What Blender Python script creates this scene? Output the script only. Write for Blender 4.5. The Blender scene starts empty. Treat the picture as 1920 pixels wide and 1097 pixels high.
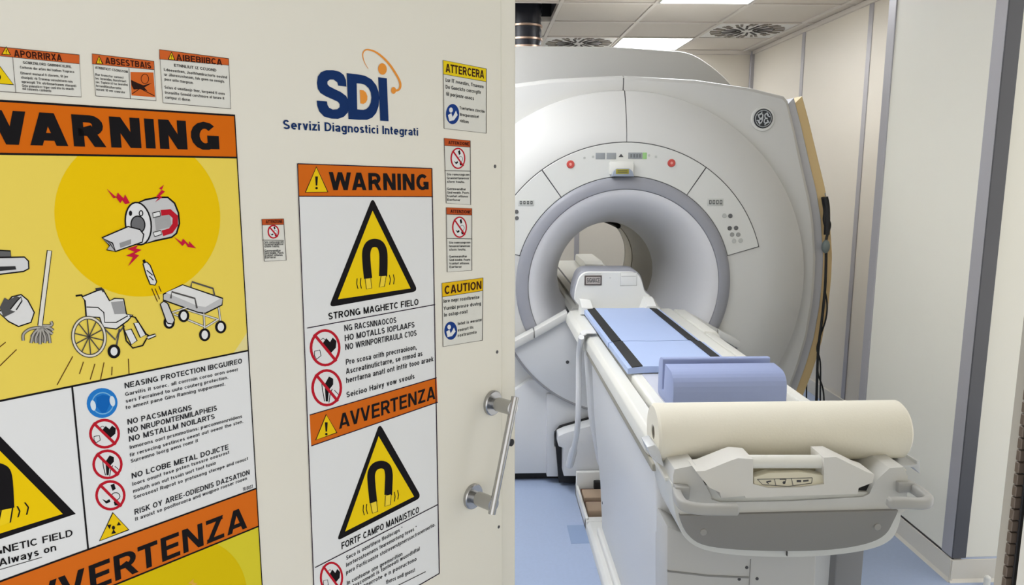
import bpy, bmesh, random
from math import *
from mathutils import Vector, Matrix
random.seed(4)
SC = bpy.context.scene
COL = SC.collection

# ------------------------------------------------------------ camera
F = 1390.0; TH = radians(9.25); HC = 1.6
PSI = atan((55 / F) * cos(TH))
CAM = Vector((0, 0, HC))
FW = Vector((sin(PSI) * cos(TH), cos(PSI) * cos(TH), -sin(TH)))
RT = Vector((cos(PSI), -sin(PSI), 0)); UP = RT.cross(FW)
cd = bpy.data.cameras.new('camera'); co = bpy.data.objects.new('camera', cd); COL.objects.link(co)
cd.sensor_width = 36; cd.lens = 36 * F / 1920; cd.clip_start = .02
m = Matrix((RT, UP, -FW)).transposed().to_4x4(); m.translation = CAM
co.matrix_world = m
SC.camera = co

# ------------------------------------------------------------ world + exposure
w = bpy.data.worlds.new('world'); SC.world = w; w.use_nodes = True
w.node_tree.nodes['Background'].inputs[0].default_value = (1.0, .985, .96, 1)
w.node_tree.nodes['Background'].inputs[1].default_value = .75
SC.view_settings.view_transform = 'Standard'; SC.view_settings.look = 'None'
SC.view_settings.gamma = 1; SC.view_settings.use_curve_mapping = False
SC.view_settings.exposure = 1.2
LAMP = 5.6        # emission of the ceiling luminaires inside the magnet room
LAMP_FRONT = 22.0  # emission of the unseen luminaires added in the anteroom

# ------------------------------------------------------------ colour + materials
def lin(c):
    c = c / 255
    return c / 12.92 if c <= .04045 else ((c + .055) / 1.055) ** 2.4
def L3(c): return (lin(c[0]), lin(c[1]), lin(c[2]), 1)
MC = {}
def mat(name, c, rough=.5, metal=0, noise=0, scale=40, bump=0, spec=.5, coat=0):
    if name in MC: return MC[name]
    M = bpy.data.materials.new(name); M.use_nodes = True; nt = M.node_tree
    b = nt.nodes['Principled BSDF']
    b.inputs['Base Color'].default_value = L3(c); b.inputs['Roughness'].default_value = rough
    b.inputs['Metallic'].default_value = metal; b.inputs['Specular IOR Level'].default_value = spec
    b.inputs['Coat Weight'].default_value = coat
    if noise or bump:
        tc = nt.nodes.new('ShaderNodeTexCoord'); n = nt.nodes.new('ShaderNodeTexNoise')
        n.inputs['Scale'].default_value = scale; n.inputs['Detail'].default_value = 5
        nt.links.new(tc.outputs['Object'], n.inputs['Vector'])
        if noise:
            mx = nt.nodes.new('ShaderNodeMix'); mx.data_type = 'RGBA'
            a = [max(0, v * (1 - noise)) for v in L3(c)[:3]]; d = [min(1, v * (1 + noise)) for v in L3(c)[:3]]
            mx.inputs[6].default_value = (*a, 1); mx.inputs[7].default_value = (*d, 1)
            nt.links.new(n.outputs['Fac'], mx.inputs[0]); nt.links.new(mx.outputs[2], b.inputs['Base Color'])
        if bump:
            bp = nt.nodes.new('ShaderNodeBump'); bp.inputs['Strength'].default_value = bump; bp.inputs['Distance'].default_value = .002
            nt.links.new(n.outputs['Fac'], bp.inputs['Height']); nt.links.new(bp.outputs[0], b.inputs['Normal'])
    MC[name] = M; return M
def emis(name, c, s):
    M = bpy.data.materials.new(name); M.use_nodes = True; b = M.node_tree.nodes['Principled BSDF']
    b.inputs['Base Color'].default_value = (.8, .8, .8, 1)
    b.inputs['Emission Color'].default_value = L3(c); b.inputs['Emission Strength'].default_value = s
    MC[name] = M; return M
def ink(c):
    return mat('ink_%d_%d_%d' % c, c, .7, spec=.08)

M_DOOR = mat('door_paint', (226, 222, 208), .42, noise=.015, scale=3)
M_WALL = mat('wall_panel_cream', (226, 219, 206), .45, noise=.02, scale=2)
M_WALL2 = mat('wall_panel_pale', (232, 229, 216), .45, noise=.02, scale=2)
M_STEEL = mat('brushed_steel_trim', (176, 174, 178), .4, .25, noise=.05, scale=6)
M_STEELD = mat('dark_steel_trim', (84, 84, 88), .4, .2, noise=.08, scale=5)
M_CHROME = mat('brushed_handle_steel', (176, 176, 176), .25, 1, noise=.06, scale=60)
M_WHITE = mat('white_enamel', (226, 226, 222), .4, noise=.01, scale=3)
M_COVER = mat('scanner_cover_plastic', (214, 213, 209), .38, noise=.012, scale=2)
M_COVER2 = mat('scanner_lower_plastic', (216, 217, 218), .38, noise=.012, scale=2)
M_RING = mat('scanner_ring_grey', (152, 153, 160), .38)
M_FUN = mat('scanner_funnel_plastic', (216, 216, 219), .4)
M_BORE = mat('bore_liner', (166, 160, 146), .45)
M_SILV = mat('silver_side_trim', (204, 204, 208), .4, .05)
M_TAN = mat('tan_side_trim', (228, 200, 146), .5)
M_BLACK = mat('black_rubber', (18, 18, 20), .6)
M_DGREY = mat('dark_grey', (70, 70, 72), .5)
M_CREAM = mat('table_cream_plastic', (225, 224, 216), .4)
M_TPAN = mat('table_side_panel', (214, 215, 216), .35, noise=.01, scale=2)
M_TGREY = mat('table_grey_plastic', (190, 189, 185), .4)
M_BUMP = mat('bumper_grey_plastic', (136, 134, 130), .45)
M_HAND = mat('bumper_handle_grey', (172, 171, 167), .42)
M_MAT = mat('blue_vinyl_mat', (172, 190, 228), .5, noise=.02, scale=8)
M_FOAM = mat('blue_foam', (150, 162, 200), .75, noise=.02, scale=20, bump=.2)
M_PAPER = mat('cream_paper_roll', (229, 224, 208), .8, noise=.012, scale=200, bump=.15)
M_FLOOR = mat('blue_linoleum', (165, 180, 208), .4, noise=.06, scale=70)
M_BASEB = mat('baseboard_vinyl', (214, 209, 198), .45)
M_TILE = mat('ceiling_tile_board', (210, 203, 193), .85, noise=.02, scale=90, bump=.2)
M_GRID = mat('ceiling_grid_paint', (214, 208, 200), .5)
M_COP = mat('copper_finger_stock', (104, 92, 82), .5, .3)
M_LIGHT = emis('luminaire_diffuser', (248, 251, 255), LAMP)
M_LIGHTF = emis('anteroom_fill_diffuser', (255, 250, 240), LAMP_FRONT)

# ------------------------------------------------------------ pixel -> point on a real plane
def ray(x, y): return FW + RT * ((x - 960) / F) - UP * ((y - 548.5) / F)
def onY(x, y, Y): r = ray(x, y); return CAM + r * (Y / r.y)
def onZ(x, y, Z): r = ray(x, y); return CAM + r * ((Z - HC) / r.z)
def onX(x, y, X): r = ray(x, y); return CAM + r * (X / r.x)
def XZ(pts, Y): return [(onY(x, y, Y).x, onY(x, y, Y).z) for x, y in pts]

# ------------------------------------------------------------ mesh helpers
def bx(bm, x0, x1, y0, y1, z0, z1, bev=0, seg=2):
    r = bmesh.ops.create_cube(bm, size=1)
    for v in r['verts']:
        v.co = Vector(((x0 + x1) / 2 + v.co.x * (x1 - x0), (y0 + y1) / 2 + v.co.y * (y1 - y0), (z0 + z1) / 2 + v.co.z * (z1 - z0)))
    if bev:
        es = list({e for v in r['verts'] for e in v.link_edges})
        bmesh.ops.bevel(bm, geom=es, offset=bev, segments=seg, profile=.5, affect='EDGES')
    return bm
def prism(bm, pts, axis, a, b, bev=0, seg=2):
    def mk(p, t): return {'Y': (p[0], t, p[1]), 'X': (t, p[0], p[1]), 'Z': (p[0], p[1], t)}[axis]
    A = [bm.verts.new(mk(p, a)) for p in pts]; B = [bm.verts.new(mk(p, b)) for p in pts]
    n = len(pts); fs = [bm.faces.new(A), bm.faces.new(B[::-1])]
    for i in range(n): fs.append(bm.faces.new((A[i], B[i], B[(i + 1) % n], A[(i + 1) % n])))
    bmesh.ops.recalc_face_normals(bm, faces=fs)
    if bev:
        es = list({e for f in fs for e in f.edges})
        bmesh.ops.bevel(bm, geom=es, offset=bev, segments=seg, profile=.5, affect='EDGES', clamp_overlap=True)
    return bm
def loft(bm, rings, close=True, cap=True):
    V = [[bm.verts.new(p) for p in r] for r in rings]; n = len(V[0]); fs = []
    for a, b in zip(V, V[1:]):
        for i in range(n if close else n - 1):
            fs.append(bm.faces.new((a[i], a[(i + 1) % n], b[(i + 1) % n], b[i])))
    if cap and close:
        fs.append(bm.faces.new(V[0][::-1])); fs.append(bm.faces.new(V[-1]))
    return fs
def tube(bm, pts, r, n=10, cap=True):
    pts = [Vector(p) for p in pts]; rings = []; nrm = None
    for i, p in enumerate(pts):
        t = (pts[min(i + 1, len(pts) - 1)] - pts[max(i - 1, 0)]).normalized()
        if nrm is None:
            nrm = t.orthogonal().normalized()
        nrm = (nrm - t * nrm.dot(t)).normalized(); bn = t.cross(nrm)
        rr = r[i] if isinstance(r, (list, tuple)) else r
        rings.append([p + (nrm * cos(2 * pi * k / n) + bn * sin(2 * pi * k / n)) * rr for k in range(n)])
    loft(bm, rings, True, cap); return bm
def spl(pts, k=6):
    P = [Vector(p) for p in pts]; P = [P[0]] + P + [P[-1]]; out = []
    for i in range(1, len(P) - 2):
        for j in range(k):
            t = j / k; a, b, c, d = P[i - 1:i + 3]
            out.append(.5 * ((2 * b) + (c - a) * t + (2 * a - 5 * b + 4 * c - d) * t * t + (3 * b - a - 3 * c + d) * t ** 3))
    return out + [P[-2]]
def lathe(bm, prof, cx, cz, a0=0, a1=2 * pi, n=96):
    """revolve (r, y) about the axis x=cx, z=cz"""
    full = abs(a1 - a0 - 2 * pi) < 1e-6; N = n if full else n + 1
    rings = [[(cx + r * cos(a0 + (a1 - a0) * k / n), y, cz + r * sin(a0 + (a1 - a0) * k / n)) for k in range(N)] for r, y in prof]
    loft(bm, rings, full, False); return bm
def disc(bm, c, r, axis, h, n=20, bev=0):
    """short cylinder centred at c, starting at c and reaching h along axis vector"""
    ax = Vector(axis).normalized(); u = ax.orthogonal().normalized(); v = ax.cross(u); c = Vector(c)
    prof = [(r, 0), (r, h - bev), (r - bev, h)] if bev else [(r, 0), (r, h)]
    loft(bm, [[c + ax * t + (u * cos(2 * pi * k / n) + v * sin(2 * pi * k / n)) * q for k in range(n)] for q, t in prof]); return bm
def NB(): return bmesh.new()
INV = {}
def obj(name, bm, mats, parent=None, ang=35, recalc=True):
    if recalc: bmesh.ops.recalc_face_normals(bm, faces=bm.faces)
    me = bpy.data.meshes.new(name); bm.to_mesh(me); bm.free()
    for p in me.polygons: p.use_smooth = True
    me.set_sharp_from_angle(angle=radians(ang))
    if not isinstance(mats, (list, tuple)): mats = [mats]
    for q in mats: me.materials.append(q)
    return link(name, me, parent)
def link(name, me, parent):
    o = bpy.data.objects.new(name, me); COL.objects.link(o)
    if parent:
        o.parent = parent; o.matrix_parent_inverse = INV.get(parent.name, Matrix.Identity(4))
    return o
def thing(name, label, cat, loc=(0, 0, 0), group=None):
    o = bpy.data.objects.new(name, None); COL.objects.link(o); o.location = loc; o.empty_display_size = .05
    o['label'] = label; o['category'] = cat
    if group: o['group'] = group
    INV[o.name] = Matrix.Translation(Vector(loc)).inverted()
    return o
def tag(o, label, cat, group=None):
    o['label'] = label; o['category'] = cat
    if group: o['group'] = group
    return o
def struct(name, bm, m, parent=None):
    o = obj(name, bm, m, parent)
    o['kind'] = 'structure'
    return o
def sroot(name):
    o = bpy.data.objects.new(name, None); COL.objects.link(o); o['kind'] = 'structure'; return o

# ------------------------------------------------------------ a plain grotesque alphabet drawn with strokes
def _arc(cx, cy, rx, ry, a0, a1, n=None):
    n = n or max(3, int(abs(a1 - a0) / 22)); return [(cx + rx * cos(radians(a0 + (a1 - a0) * k / n)), cy + ry * sin(radians(a0 + (a1 - a0) * k / n))) for k in range(n + 1)]
def glyph(c, h):
    """advance width and strokes [(points, clip_low, clip_high)] for a stroke half-width h; cap height 1"""
    t = 1 - h; X = .73; xt = X - h; m = .5
    def bowl(x0, x1, y0, y1, a0, a1): return _arc((x0 + x1) / 2, (y0 + y1) / 2, (x1 - x0) / 2, (y1 - y0) / 2, a0, a1)
    D = lambda *p: (list(p), 0, 1)          # diagonal, cut flat at baseline and cap height
    d = lambda *p: (list(p), 0, X)
    S = lambda p: (p, None, None)
    def stem(x, a=0, b=1): return S([(x, a), (x, b)])
    if c == ' ': return .28, []
    if c == 'A': W = .74 + h * .3; return W, [D((h * 1.1, 0), (W / 2 - h * .2, 1)), D((W - h * 1.1, 0), (W / 2 + h * .2, 1)), S([(W * .24, .27), (W * .76, .27)])]
    if c == 'B': return .66, [stem(h), S([(h, t), (.36, t)] + bowl(.36 - .22 + h, .60 - h * .3, .53, t, 90, -90) + [(h, .53)]), S([(h, .53), (.38, .53)] + bowl(.38 - .22, .66 - h, h, .53, 90, -90) + [(h, h)])]
    if c == 'C': return .67, [S(_arc(.37, .5, .37 - h, .5 - h, 42, 318))]
    if c == 'D': return .70, [stem(h), S([(h, t), (.30, t)] + _arc(.30, .5, .40 - h, .5 - h, 90, -90) + [(h, h)])]
    if c == 'E': return .60, [stem(h), S([(h, t), (.60, t)]), S([(h, .51), (.56, .51)]), S([(h, h), (.60, h)])]
    if c == 'F': return .57, [stem(h), S([(h, t), (.57, t)]), S([(h, .49), (.52, .49)])]
    if c == 'G': return .76, [S(_arc(.38, .5, .38 - h, .5 - h, 45, 330) + [(.76 - h, .25)]), S([(.76 - h, 0.04), (.76 - h, .52)]), S([(.44, .52 - h), (.76 - h, .52 - h)])]
    if c == 'H': return .70, [stem(h), stem(.70 - h), S([(h, .52), (.70 - h, .52)])]
    if c == 'I': return 2 * h, [stem(h)]
    if c == 'J': return .50, [S([(.50 - h, 1), (.50 - h, .28)] + _arc(.25, .28, .25 - h, .28 - h, 0, -180))]
    if c == 'K': return .68, [stem(h), D((h, .34), (.62, 1.04)), D((.26, .56), (.68 - h * .8, 0))]
    if c == 'L': return .54, [stem(h), S([(h, h), (.54, h)])]
    if c == 'M': return .82, [stem(h), stem(.82 - h), D((h * 1.1, 1), (.41, .0)), D((.82 - h * 1.1, 1), (.41, .0))]
    if c == 'N': return .70, [stem(h), stem(.70 - h), D((h * 1.1, 1), (.70 - h * 1.1, 0))]
    if c == 'O' or c == 'Q': return .76, [S(_arc(.38, .5, .38 - h, .5 - h, 0, 360, 20))] + ([S([(.45, .25), (.72, .0)])] if c == 'Q' else [])
    if c == '0': return .56, [S(_arc(.28, .5, .28 - h, .5 - h, 0, 360, 18))]
    if c == 'P': return .64, [stem(h), S([(h, t), (.36, t)] + _arc(.36, .73 - h * .5, .28 - h, .27 - h * .5, 90, -90) + [(h, .46)])]
    if c == 'R': return .70, [stem(h), S([(h, t), (.37, t)] + _arc(.37, .73 - h * .5, .29 - h, .27 - h * .5, 90, -90) + [(h, .46)]), D((.36, .48), (.70 - h * 1.1, 0))]
    if c == 'S' or c == '5' or c == '8' or c == '3': return .64, [S(_arc(.32, .75 - h * .5, .30 - h, .25 - h * .5, 25, 270) + _arc(.32, .27 - h * .0, .32 - h, .27 - h, 82, -155))]
    if c == 'T': return .62, [stem(.31), S([(0, t), (.62, t)])]
    if c == 'U': return .70, [S([(h, 1), (h, .34)] + _arc(.35, .34, .35 - h, .34 - h, 180, 360) + [(.70 - h, 1)])]
    if c == 'V': W = .70 + h * .3; return W, [D((h * 1.1, 1), (W / 2 - h * .2, 0)), D((W - h * 1.1, 1), (W / 2 + h * .2, 0))]
    if c == 'W': W = 1.0 + h; return W, [D((h, 1), (W * .27, 0)), D((W * .27, 0), (W * .5, 1)), D((W * .5, 1), (W * .73, 0)), D((W * .73, 0), (W - h, 1))]
    if c == 'X': return .68, [D((h, 0), (.68 - h, 1)), D((h, 1), (.68 - h, 0))]
    if c == 'Y': return .70, [D((h, 1), (.35, .42)), D((.70 - h, 1), (.35, .42)), stem(.35, 0, .45)]
    if c == 'Z': return .64, [S([(.02, t), (.62, t)]), S([(.02, h), (.64, h)]), (([(.62 - h, t + h * .6), (h * 1.2, h * .4)]), 0, 1)]
    if c == '1' or c == '2': return .4, [stem(.28), S([(.06, .8), (.28, .97)])]
    if c == '.': return .12 + h, [S([(h + .03, 0), (h + .03, 2 * h)])]
    if c == ',': return .12 + h, [S([(h + .03, 2 * h), (h + .03, 0), (.02, -.12)])]
    if c == ':': return .12 + h, [S([(h + .03, 0), (h + .03, 2 * h)]), S([(h + .03, .5), (h + .03, .5 + 2 * h)])]
    if c == '-': return .34, [S([(.02, .36), (.32, .36)])]
    if c == '*': return .3, [S([(.15, .7), (.15, 1)]), S([(.03, .78), (.27, .92)]), S([(.03, .92), (.27, .78)])]
    if c == "'": return .12, [S([(.06, .75), (.06, 1)])]
    o = _arc(.28, X / 2, .28 - h, X / 2 - h, 0, 360, 16)
    if c == 'a': return .54, [S([(.06, X * .72)] + _arc(.27, X - .20, .22 - h * .4, .20 - h, 150, 0) + [(.50 - h * .6, 0)]), S(_arc(.25, .20, .25 - h, .20 - h, 60, 300) + [(.50 - h, .14)]), S([(.25, .42 - h), (.50 - h, .46 - h)])]
    if c == 'b': return .57, [stem(h), S(o)]
    if c == 'c': return .52, [S(_arc(.28, X / 2, .28 - h, X / 2 - h, 45, 315))]
    if c == 'd': return .57, [stem(.57 - h), S(o)]
    if c == 'e': return .56, [S([(h, X / 2), (.56 - h, X / 2)] + _arc(.28, X / 2, .28 - h, X / 2 - h, 0, 312))]
    if c == 'f': return .32, [S([(.15, 0), (.15, .80)] + _arc(.29, .80, .14, .20 - h, 180, 90)), S([(0, xt), (.30, xt)])]
    if c == 'g': return .57, [S(o), S([(.57 - h, X), (.57 - h, -.06)] + _arc(.29, -.06, .28 - h, .22 - h, 0, -150))]
    if c == 'h': return .55, [stem(h), S([(h, .45)] + _arc(.28, X - .25, .27 - h, .25 - h, 180, 0) + [(.55 - h, 0)])]
    if c == 'i': return 2 * h, [stem(h, 0, X), stem(h, 1 - max(.12, 2 * h * .8), 1)]
    if c == 'j': return 2 * h + .04, [S([(h + .04, X), (h + .04, -.2), (0, -.26)]), stem(h + .04, .87, 1)]
    if c == 'k': return .52, [stem(h), d((h, .24), (.48, X + .04)), d((.22, .42), (.52 - h, 0))]
    if c == 'l': return 2 * h, [stem(h)]
    if c == 'm': return .84, [stem(h, 0, X), S([(h, .45)] + _arc(.23, X - .22, .20 - h * .6, .22 - h, 180, 0) + [(.43, 0)]), S([(.43, .45)] + _arc(.62, X - .22, .21 - h * .6, .22 - h, 180, 0) + [(.84 - h, 0)])]
    if c == 'n': return .55, [stem(h, 0, X), S([(h, .45)] + _arc(.28, X - .25, .27 - h, .25 - h, 180, 0) + [(.55 - h, 0)])]
    if c == 'o': return .56, [S(o)]
    if c == 'p': return .57, [stem(h, -.27, X), S(o)]
    if c == 'q': return .57, [stem(.57 - h, -.27, X), S(o)]
    if c == 'r': return .34, [stem(h, 0, X), S([(h, .42)] + _arc(.30, X - .27, .28 - h, .27 - h, 175, 85))]
    if c == 's': return .48, [S(_arc(.24, X * .75 - h * .4, .22 - h, X * .25 - h * .5, 25, 270) + _arc(.24, X * .27, .24 - h, X * .27 - h, 82, -155))]
    if c == 't': return .32, [S([(.14, .94), (.14, .20)] + _arc(.28, .20, .14, .20 - h, 180, 270)), S([(0, xt), (.30, xt)])]
    if c == 'u': return .55, [stem(.55 - h, 0, X), S([(h, X), (h, .25)] + _arc(.27, .25, .27 - h, .25 - h, 180, 360))]
    if c == 'v': return .52, [d((h, X), (.26, 0)), d((.52 - h, X), (.26, 0))]
    if c == 'w': return .76, [d((h, X), (.21, 0)), d((.21, 0), (.38, X)), d((.38, X), (.55, 0)), d((.55, 0), (.76 - h, X))]
    if c == 'x': return .50, [d((h, 0), (.50 - h, X)), d((h, X), (.50 - h, 0))]
    if c == 'y': return .52, [d((h, X), (.26, 0)), (([(.52 - h, X), (.20, -.16), (.06, -.24)]), None, X)]
    if c == 'z': return .48, [S([(.02, xt), (.46, xt)]), S([(.02, h), (.48, h)]), d((.46 - h, xt), (h, h))]
    return .3, []
def clip_y(P, lo, hi):
    for lim, sg in ((lo, 1), (hi, -1)):
        if lim is None: continue
        o = []
        for i in range(len(P)):
            a, b = P[i - 1], P[i]; ia = (a[1] - lim) * sg >= -1e-9; ib = (b[1] - lim) * sg >= -1e-9
            if ia != ib: t = (lim - a[1]) / (b[1] - a[1]); o.append((a[0] + (b[0] - a[0]) * t, lim))
            if ib: o.append(b)
        P = o
    return P
def ribbon(P, h, ext=0):
    """quads along a polyline with mitred joints"""
    P = [Vector(p) for i, p in enumerate(P) if i == 0 or (Vector(p) - Vector(P[i - 1])).length > 1e-5]
    if len(P) < 2: return []
    if ext: P[0] = P[0] + (P[0] - P[1]).normalized() * ext; P[-1] = P[-1] + (P[-1] - P[-2]).normalized() * ext
    closed = len(P) > 3 and (P[0] - P[-1]).length < 1e-4
    if closed: P = P[:-1]
    n = len(P); L = []; R = []
    for i in range(n):
        d0 = (P[i] - P[i - 1]).normalized() if (i or closed) else (P[1] - P[0]).normalized()
        d1 = (P[(i + 1) % n] - P[i]).normalized() if (i < n - 1 or closed) else d0
        n0 = Vector((-d0.y, d0.x)); n1 = Vector((-d1.y, d1.x)); mm = n0 + n1
        if mm.length < .3: mm = n0
        mm = mm.normalized(); k = min(2.2, 1 / max(.3, mm.dot(n0))); L.append(P[i] + mm * h * k); R.append(P[i] - mm * h * k)
    return [[tuple(L[i]), tuple(L[(i + 1) % n]), tuple(R[(i + 1) % n]), tuple(R[i])] for i in range(n if closed else n - 1)]
_tc = {}
def layout(s, wt):
    """all quads of a line of lettering, x normalised to 0..1, cap height 1"""
    if (s, wt) in _tc: return _tc[(s, wt)]
    h = wt / 2; x = 0; Q = []; sp = .11 + .0 * wt
    for i, c in enumerate(s):
        W, st = glyph(c, h)
        if i: x += sp * (.25 if (c in 'AVTYW' and s[i - 1] in 'AVTYWRL') else 1)
        for pts, lo, hi in st:
            for q in ribbon(pts, h, h * 1.5 if lo is not None or hi is not None and c != 'y' else 0):
                q = clip_y(q, lo, hi)
                if len(q) > 2: Q.append([(a + x, b) for a, b in q])
        x += W
    Q = [[(a / x, b) for a, b in q] for q in Q]; _tc[(s, wt)] = Q; return Q

# ============================================================ STRUCTURE
ZC = 2.65; XW = 2.4; YB = 6.72; XL = -2.4; YF = .62
bm = NB(); bx(bm, -3.2, 3.2, -2.6, 7.0, -.1, 0); floor = struct('floor', bm, M_FLOOR)
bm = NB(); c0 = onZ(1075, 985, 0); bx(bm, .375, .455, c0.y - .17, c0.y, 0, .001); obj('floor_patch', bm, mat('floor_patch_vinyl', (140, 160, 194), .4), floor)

# back wall + left wall + right walls, made of steel framed panels
wb = sroot('wall_back')
xs = [-2.4, -1.35, -.24, .86, 1.62, 2.4]
for a, b in zip(xs, xs[1:]):
    bm = NB(); bx(bm, a + .004, b - .004, YB, YB + .06, .1, ZC, .003, 1); obj('wall_panel', bm, M_WALL, wb)
bm = NB(); bx(bm, XL, XW, YB + .03, YB + .08, 0, ZC); obj('backing', bm, M_STEEL, wb)
wr = sroot('wall_right')
ys = [3.42, 4.69, 5.66, YB]
for a, b in zip(ys, ys[1:]):
    bm = NB(); bx(bm, XW, XW + .06, a + .004, b - .004, .1, ZC, .003, 1); obj('wall_panel', bm, M_WALL, wr)
bm = NB(); bx(bm, XW + .03, XW + .08, 3.4, YB, 0, ZC); obj('backing', bm, M_STEEL, wr)
wl = sroot('wall_left')
for a, b in zip([YF, 1.8, 3.0, 4.2, 5.4], [1.8, 3.0, 4.2, 5.4, YB]):
    bm = NB(); bx(bm, XL - .06, XL, a + .004, b - .004, .1, ZC, .003, 1); obj('wall_panel', bm, M_WALL, wl)
bm = NB(); bx(bm, XL - .08, XL - .03, YF, YB, 0, ZC); obj('backing', bm, M_STEEL, wl)
# bump-out on the right
XP = 1.84; YP0 = 2.645; YP1 = 3.43
wp = sroot('wall_front_right')
bm = NB(); bx(bm, XP, XP + .04, YP0 + .03, YP1, .1, ZC, .002, 1); obj('wall_panel', bm, M_WALL2, wp)
bm = NB(); bx(bm, XP + .03, 3.0, YP0, YP0 + .04, .1, ZC, .002, 1); obj('wall_panel', bm, M_WALL2, wp)
bm = NB(); bx(bm, XP, XW + .08, YP1 - .04, YP1, 0, ZC); obj('wall_panel', bm, M_WALL, wp)
bm = NB(); bx(bm, XP + .02, XP + .05, YP0 + .02, YP1, 0, ZC); obj('backing', bm, M_STEEL, wp)
# trims
def trim(n, x0, x1, y0, y1, z0=.1, z1=ZC, m=M_STEEL):
    bm = NB(); bx(bm, x0, x1, y0, y1, z0, z1, .002, 1); struct('trim_%d' % n, bm, m)
trim(1, XP - .006, XP + .004, YP1 - .055, YP1 + .006)
trim(2, XP - .007, XP + .004, YP0 - .004, YP0 + .062)
trim(3, XP - .006, XP + .05, YP0 - .008, YP0 + .002, m=M_STEELD)
trim(4, XW - .006, XW + .01, 4.665, 4.715)
trim(5, XW - .006, XW + .01, 5.64, 5.69)
trim(6, XW - .03, XW + .01, YB - .03, YB + .01)
trim(7, 1.60, 1.645, YB - .006, YB + .01)
trim(8, .83, .875, YB - .006, YB + .01)
trim(9, -.26, -.22, YB - .006, YB + .01)
trim(10, XW - .02, XW + .01, YP1, YB, ZC - .03, ZC, m=M_GRID)
trim(11, XL, XW, YB - .02, YB + .01, ZC - .03, ZC, m=M_GRID)
# baseboards
bm = NB()
prism(bm, [(XP, 0), (XP - .016, 0), (XP - .006, .012), (XP - .004, .09), (XP, .092)], 'Y', YP0 - .01, YP1); struct('baseboard_right', bm, M_BASEB)
bm = NB()
prism(bm, [(YP0, 0), (YP0 - .016, 0), (YP0 - .006, .012), (YP0 - .004, .09), (YP0, .092)], 'X', XP - .01, 3.0); struct('baseboard_front', bm, M_BASEB)
bm = NB(); bx(bm, XW - .012, XW + .04, YP1, YB, 0, .1, .003, 1); struct('baseboard_rear_right', bm, M_BASEB)
bm = NB(); bx(bm, XL, XW, YB - .012, YB + .04, 0, .1, .003, 1); struct('baseboard_back', bm, M_BASEB)
bm = NB(); bx(bm, XL - .04, XL + .012, YF, YB, 0, .1, .003, 1); struct('baseboard_left', bm, M_BASEB)

# ceiling: grid, tiles, opening round the quench pipe
ceil = sroot('ceiling')
bm = NB()
GX = [-2.5 + .6 * i for i in range(9)]; GY = [.67 + .6 * i for i in range(11)]
for x in GX: bx(bm, x - .012, x + .012, YF, YB, ZC - .004, ZC + .03)
for y in GY: bx(bm, XL, XW, y - .012, y + .012, ZC - .0045, ZC + .03)
obj('grid_frame', bm, M_GRID, ceil)
bm = NB(); bx(bm, -.286, .286, -.286, .286, ZC + .003, ZC + .022, .003, 1); bmesh.ops.recalc_face_normals(bm, faces=bm.faces)
tme = bpy.data.meshes.new('ceiling_tile'); bm.to_mesh(tme); bm.free(); tme.materials.append(M_TILE)
LCELL = [(6, 6), (6, 9), (4, 2), (3, 3), (3, 6), (3, 9), (1, 5), (3, 4), (1, 2)]  # first two lamps are visible, the others are added to light the room
DCELL = [(7, 8), (5, 9)]
HOLE = (4, 7)
def cell(i, j): return GX[i] + .3, GY[j] + .3
for i in range(8):
    for j in range(10):
        if (i, j) in LCELL or (i, j) in DCELL or (i, j) == HOLE: continue
        o = link('ceiling_tile', tme, ceil); cx, cy = cell(i, j); o.location = (cx, cy, 0)
bm = NB(); bx(bm, 2.31, XW, YF, YB, ZC + .004, ZC + .02); obj('edge_tile', bm, M_TILE, ceil)
bm = NB(); bx(bm, -3.0, 3.0, YF, YB + .1, 3.2, 3.25); obj('slab', bm, mat('dark_void', (26, 27, 34), .8), ceil)
bm = NB(); bx(bm, -3.0, 3.0, -2.6, YF, ZC, ZC + .05); obj('anteroom_ceiling', bm, M_TILE, ceil)
cx, cy = cell(*HOLE)
bm = NB()
for a in (0, 1): bx(bm, cx - .3 + a * .59, cx - .29 + a * .59, cy - .3, cy + .3, ZC, 3.2); bx(bm, cx - .3, cx + .3, cy - .3 + a * .59, cy - .29 + a * .59, ZC, 3.2)
obj('void_lining', bm, mat('dark_void', (26, 27, 34), .8), ceil)

# luminaires
def lamp(cx, cy, label, m=M_LIGHT, hx=.286, hy=.286):
    t = thing('ceiling_light', label, 'light', (cx, cy, ZC), 'square ceiling lights')
    bm = NB()
    for s in (-1, 1):
        bx(bm, cx + s * hx - .008, cx + s * hx + .008, cy - hy, cy + hy, ZC - .004, ZC + .03)
        bx(bm, cx - hx, cx + hx, cy + s * hy - .008, cy + s * hy + .008, ZC - .004, ZC + .03)
    obj('frame', bm, M_WHITE, t)
    bm = NB(); bx(bm, cx - hx + .008, cx + hx - .008, cy - hy + .008, cy + hy - .008, ZC + .004, ZC + .02); obj('diffuser', bm, m, t)
LL = ['nearer bright square ceiling light, cut by the top edge of the photo', 'far bright square ceiling light just above the scanner top near the back wall']
for k, c in enumerate(LCELL):
    lamp(*cell(*c), LL[k] if k < 2 else ['added square ceiling light over the patient table, out of view', 'added unseen square ceiling light behind the opened door, nearest the doorway', 'added unseen square ceiling light behind the opened door, level with the scanner', 'added square ceiling light in the hidden rear left of the room', 'added unseen square ceiling light beside the hidden left wall', 'added square ceiling light just in front of the scanner top, out of view', 'added square ceiling light in the hidden front left corner of the room'][k - 2])
lamp(1.3, -.5, 'added wide ceiling light in the anteroom behind the camera', M_LIGHTF, .6, .6)  # unseen lamp added to brighten the open door
lamp(-1.2, -1.2, 'added wide ceiling light in the left of the anteroom behind the camera', M_LIGHTF, .6, .6)  # second unseen lamp, added as fill from the camera side

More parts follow.
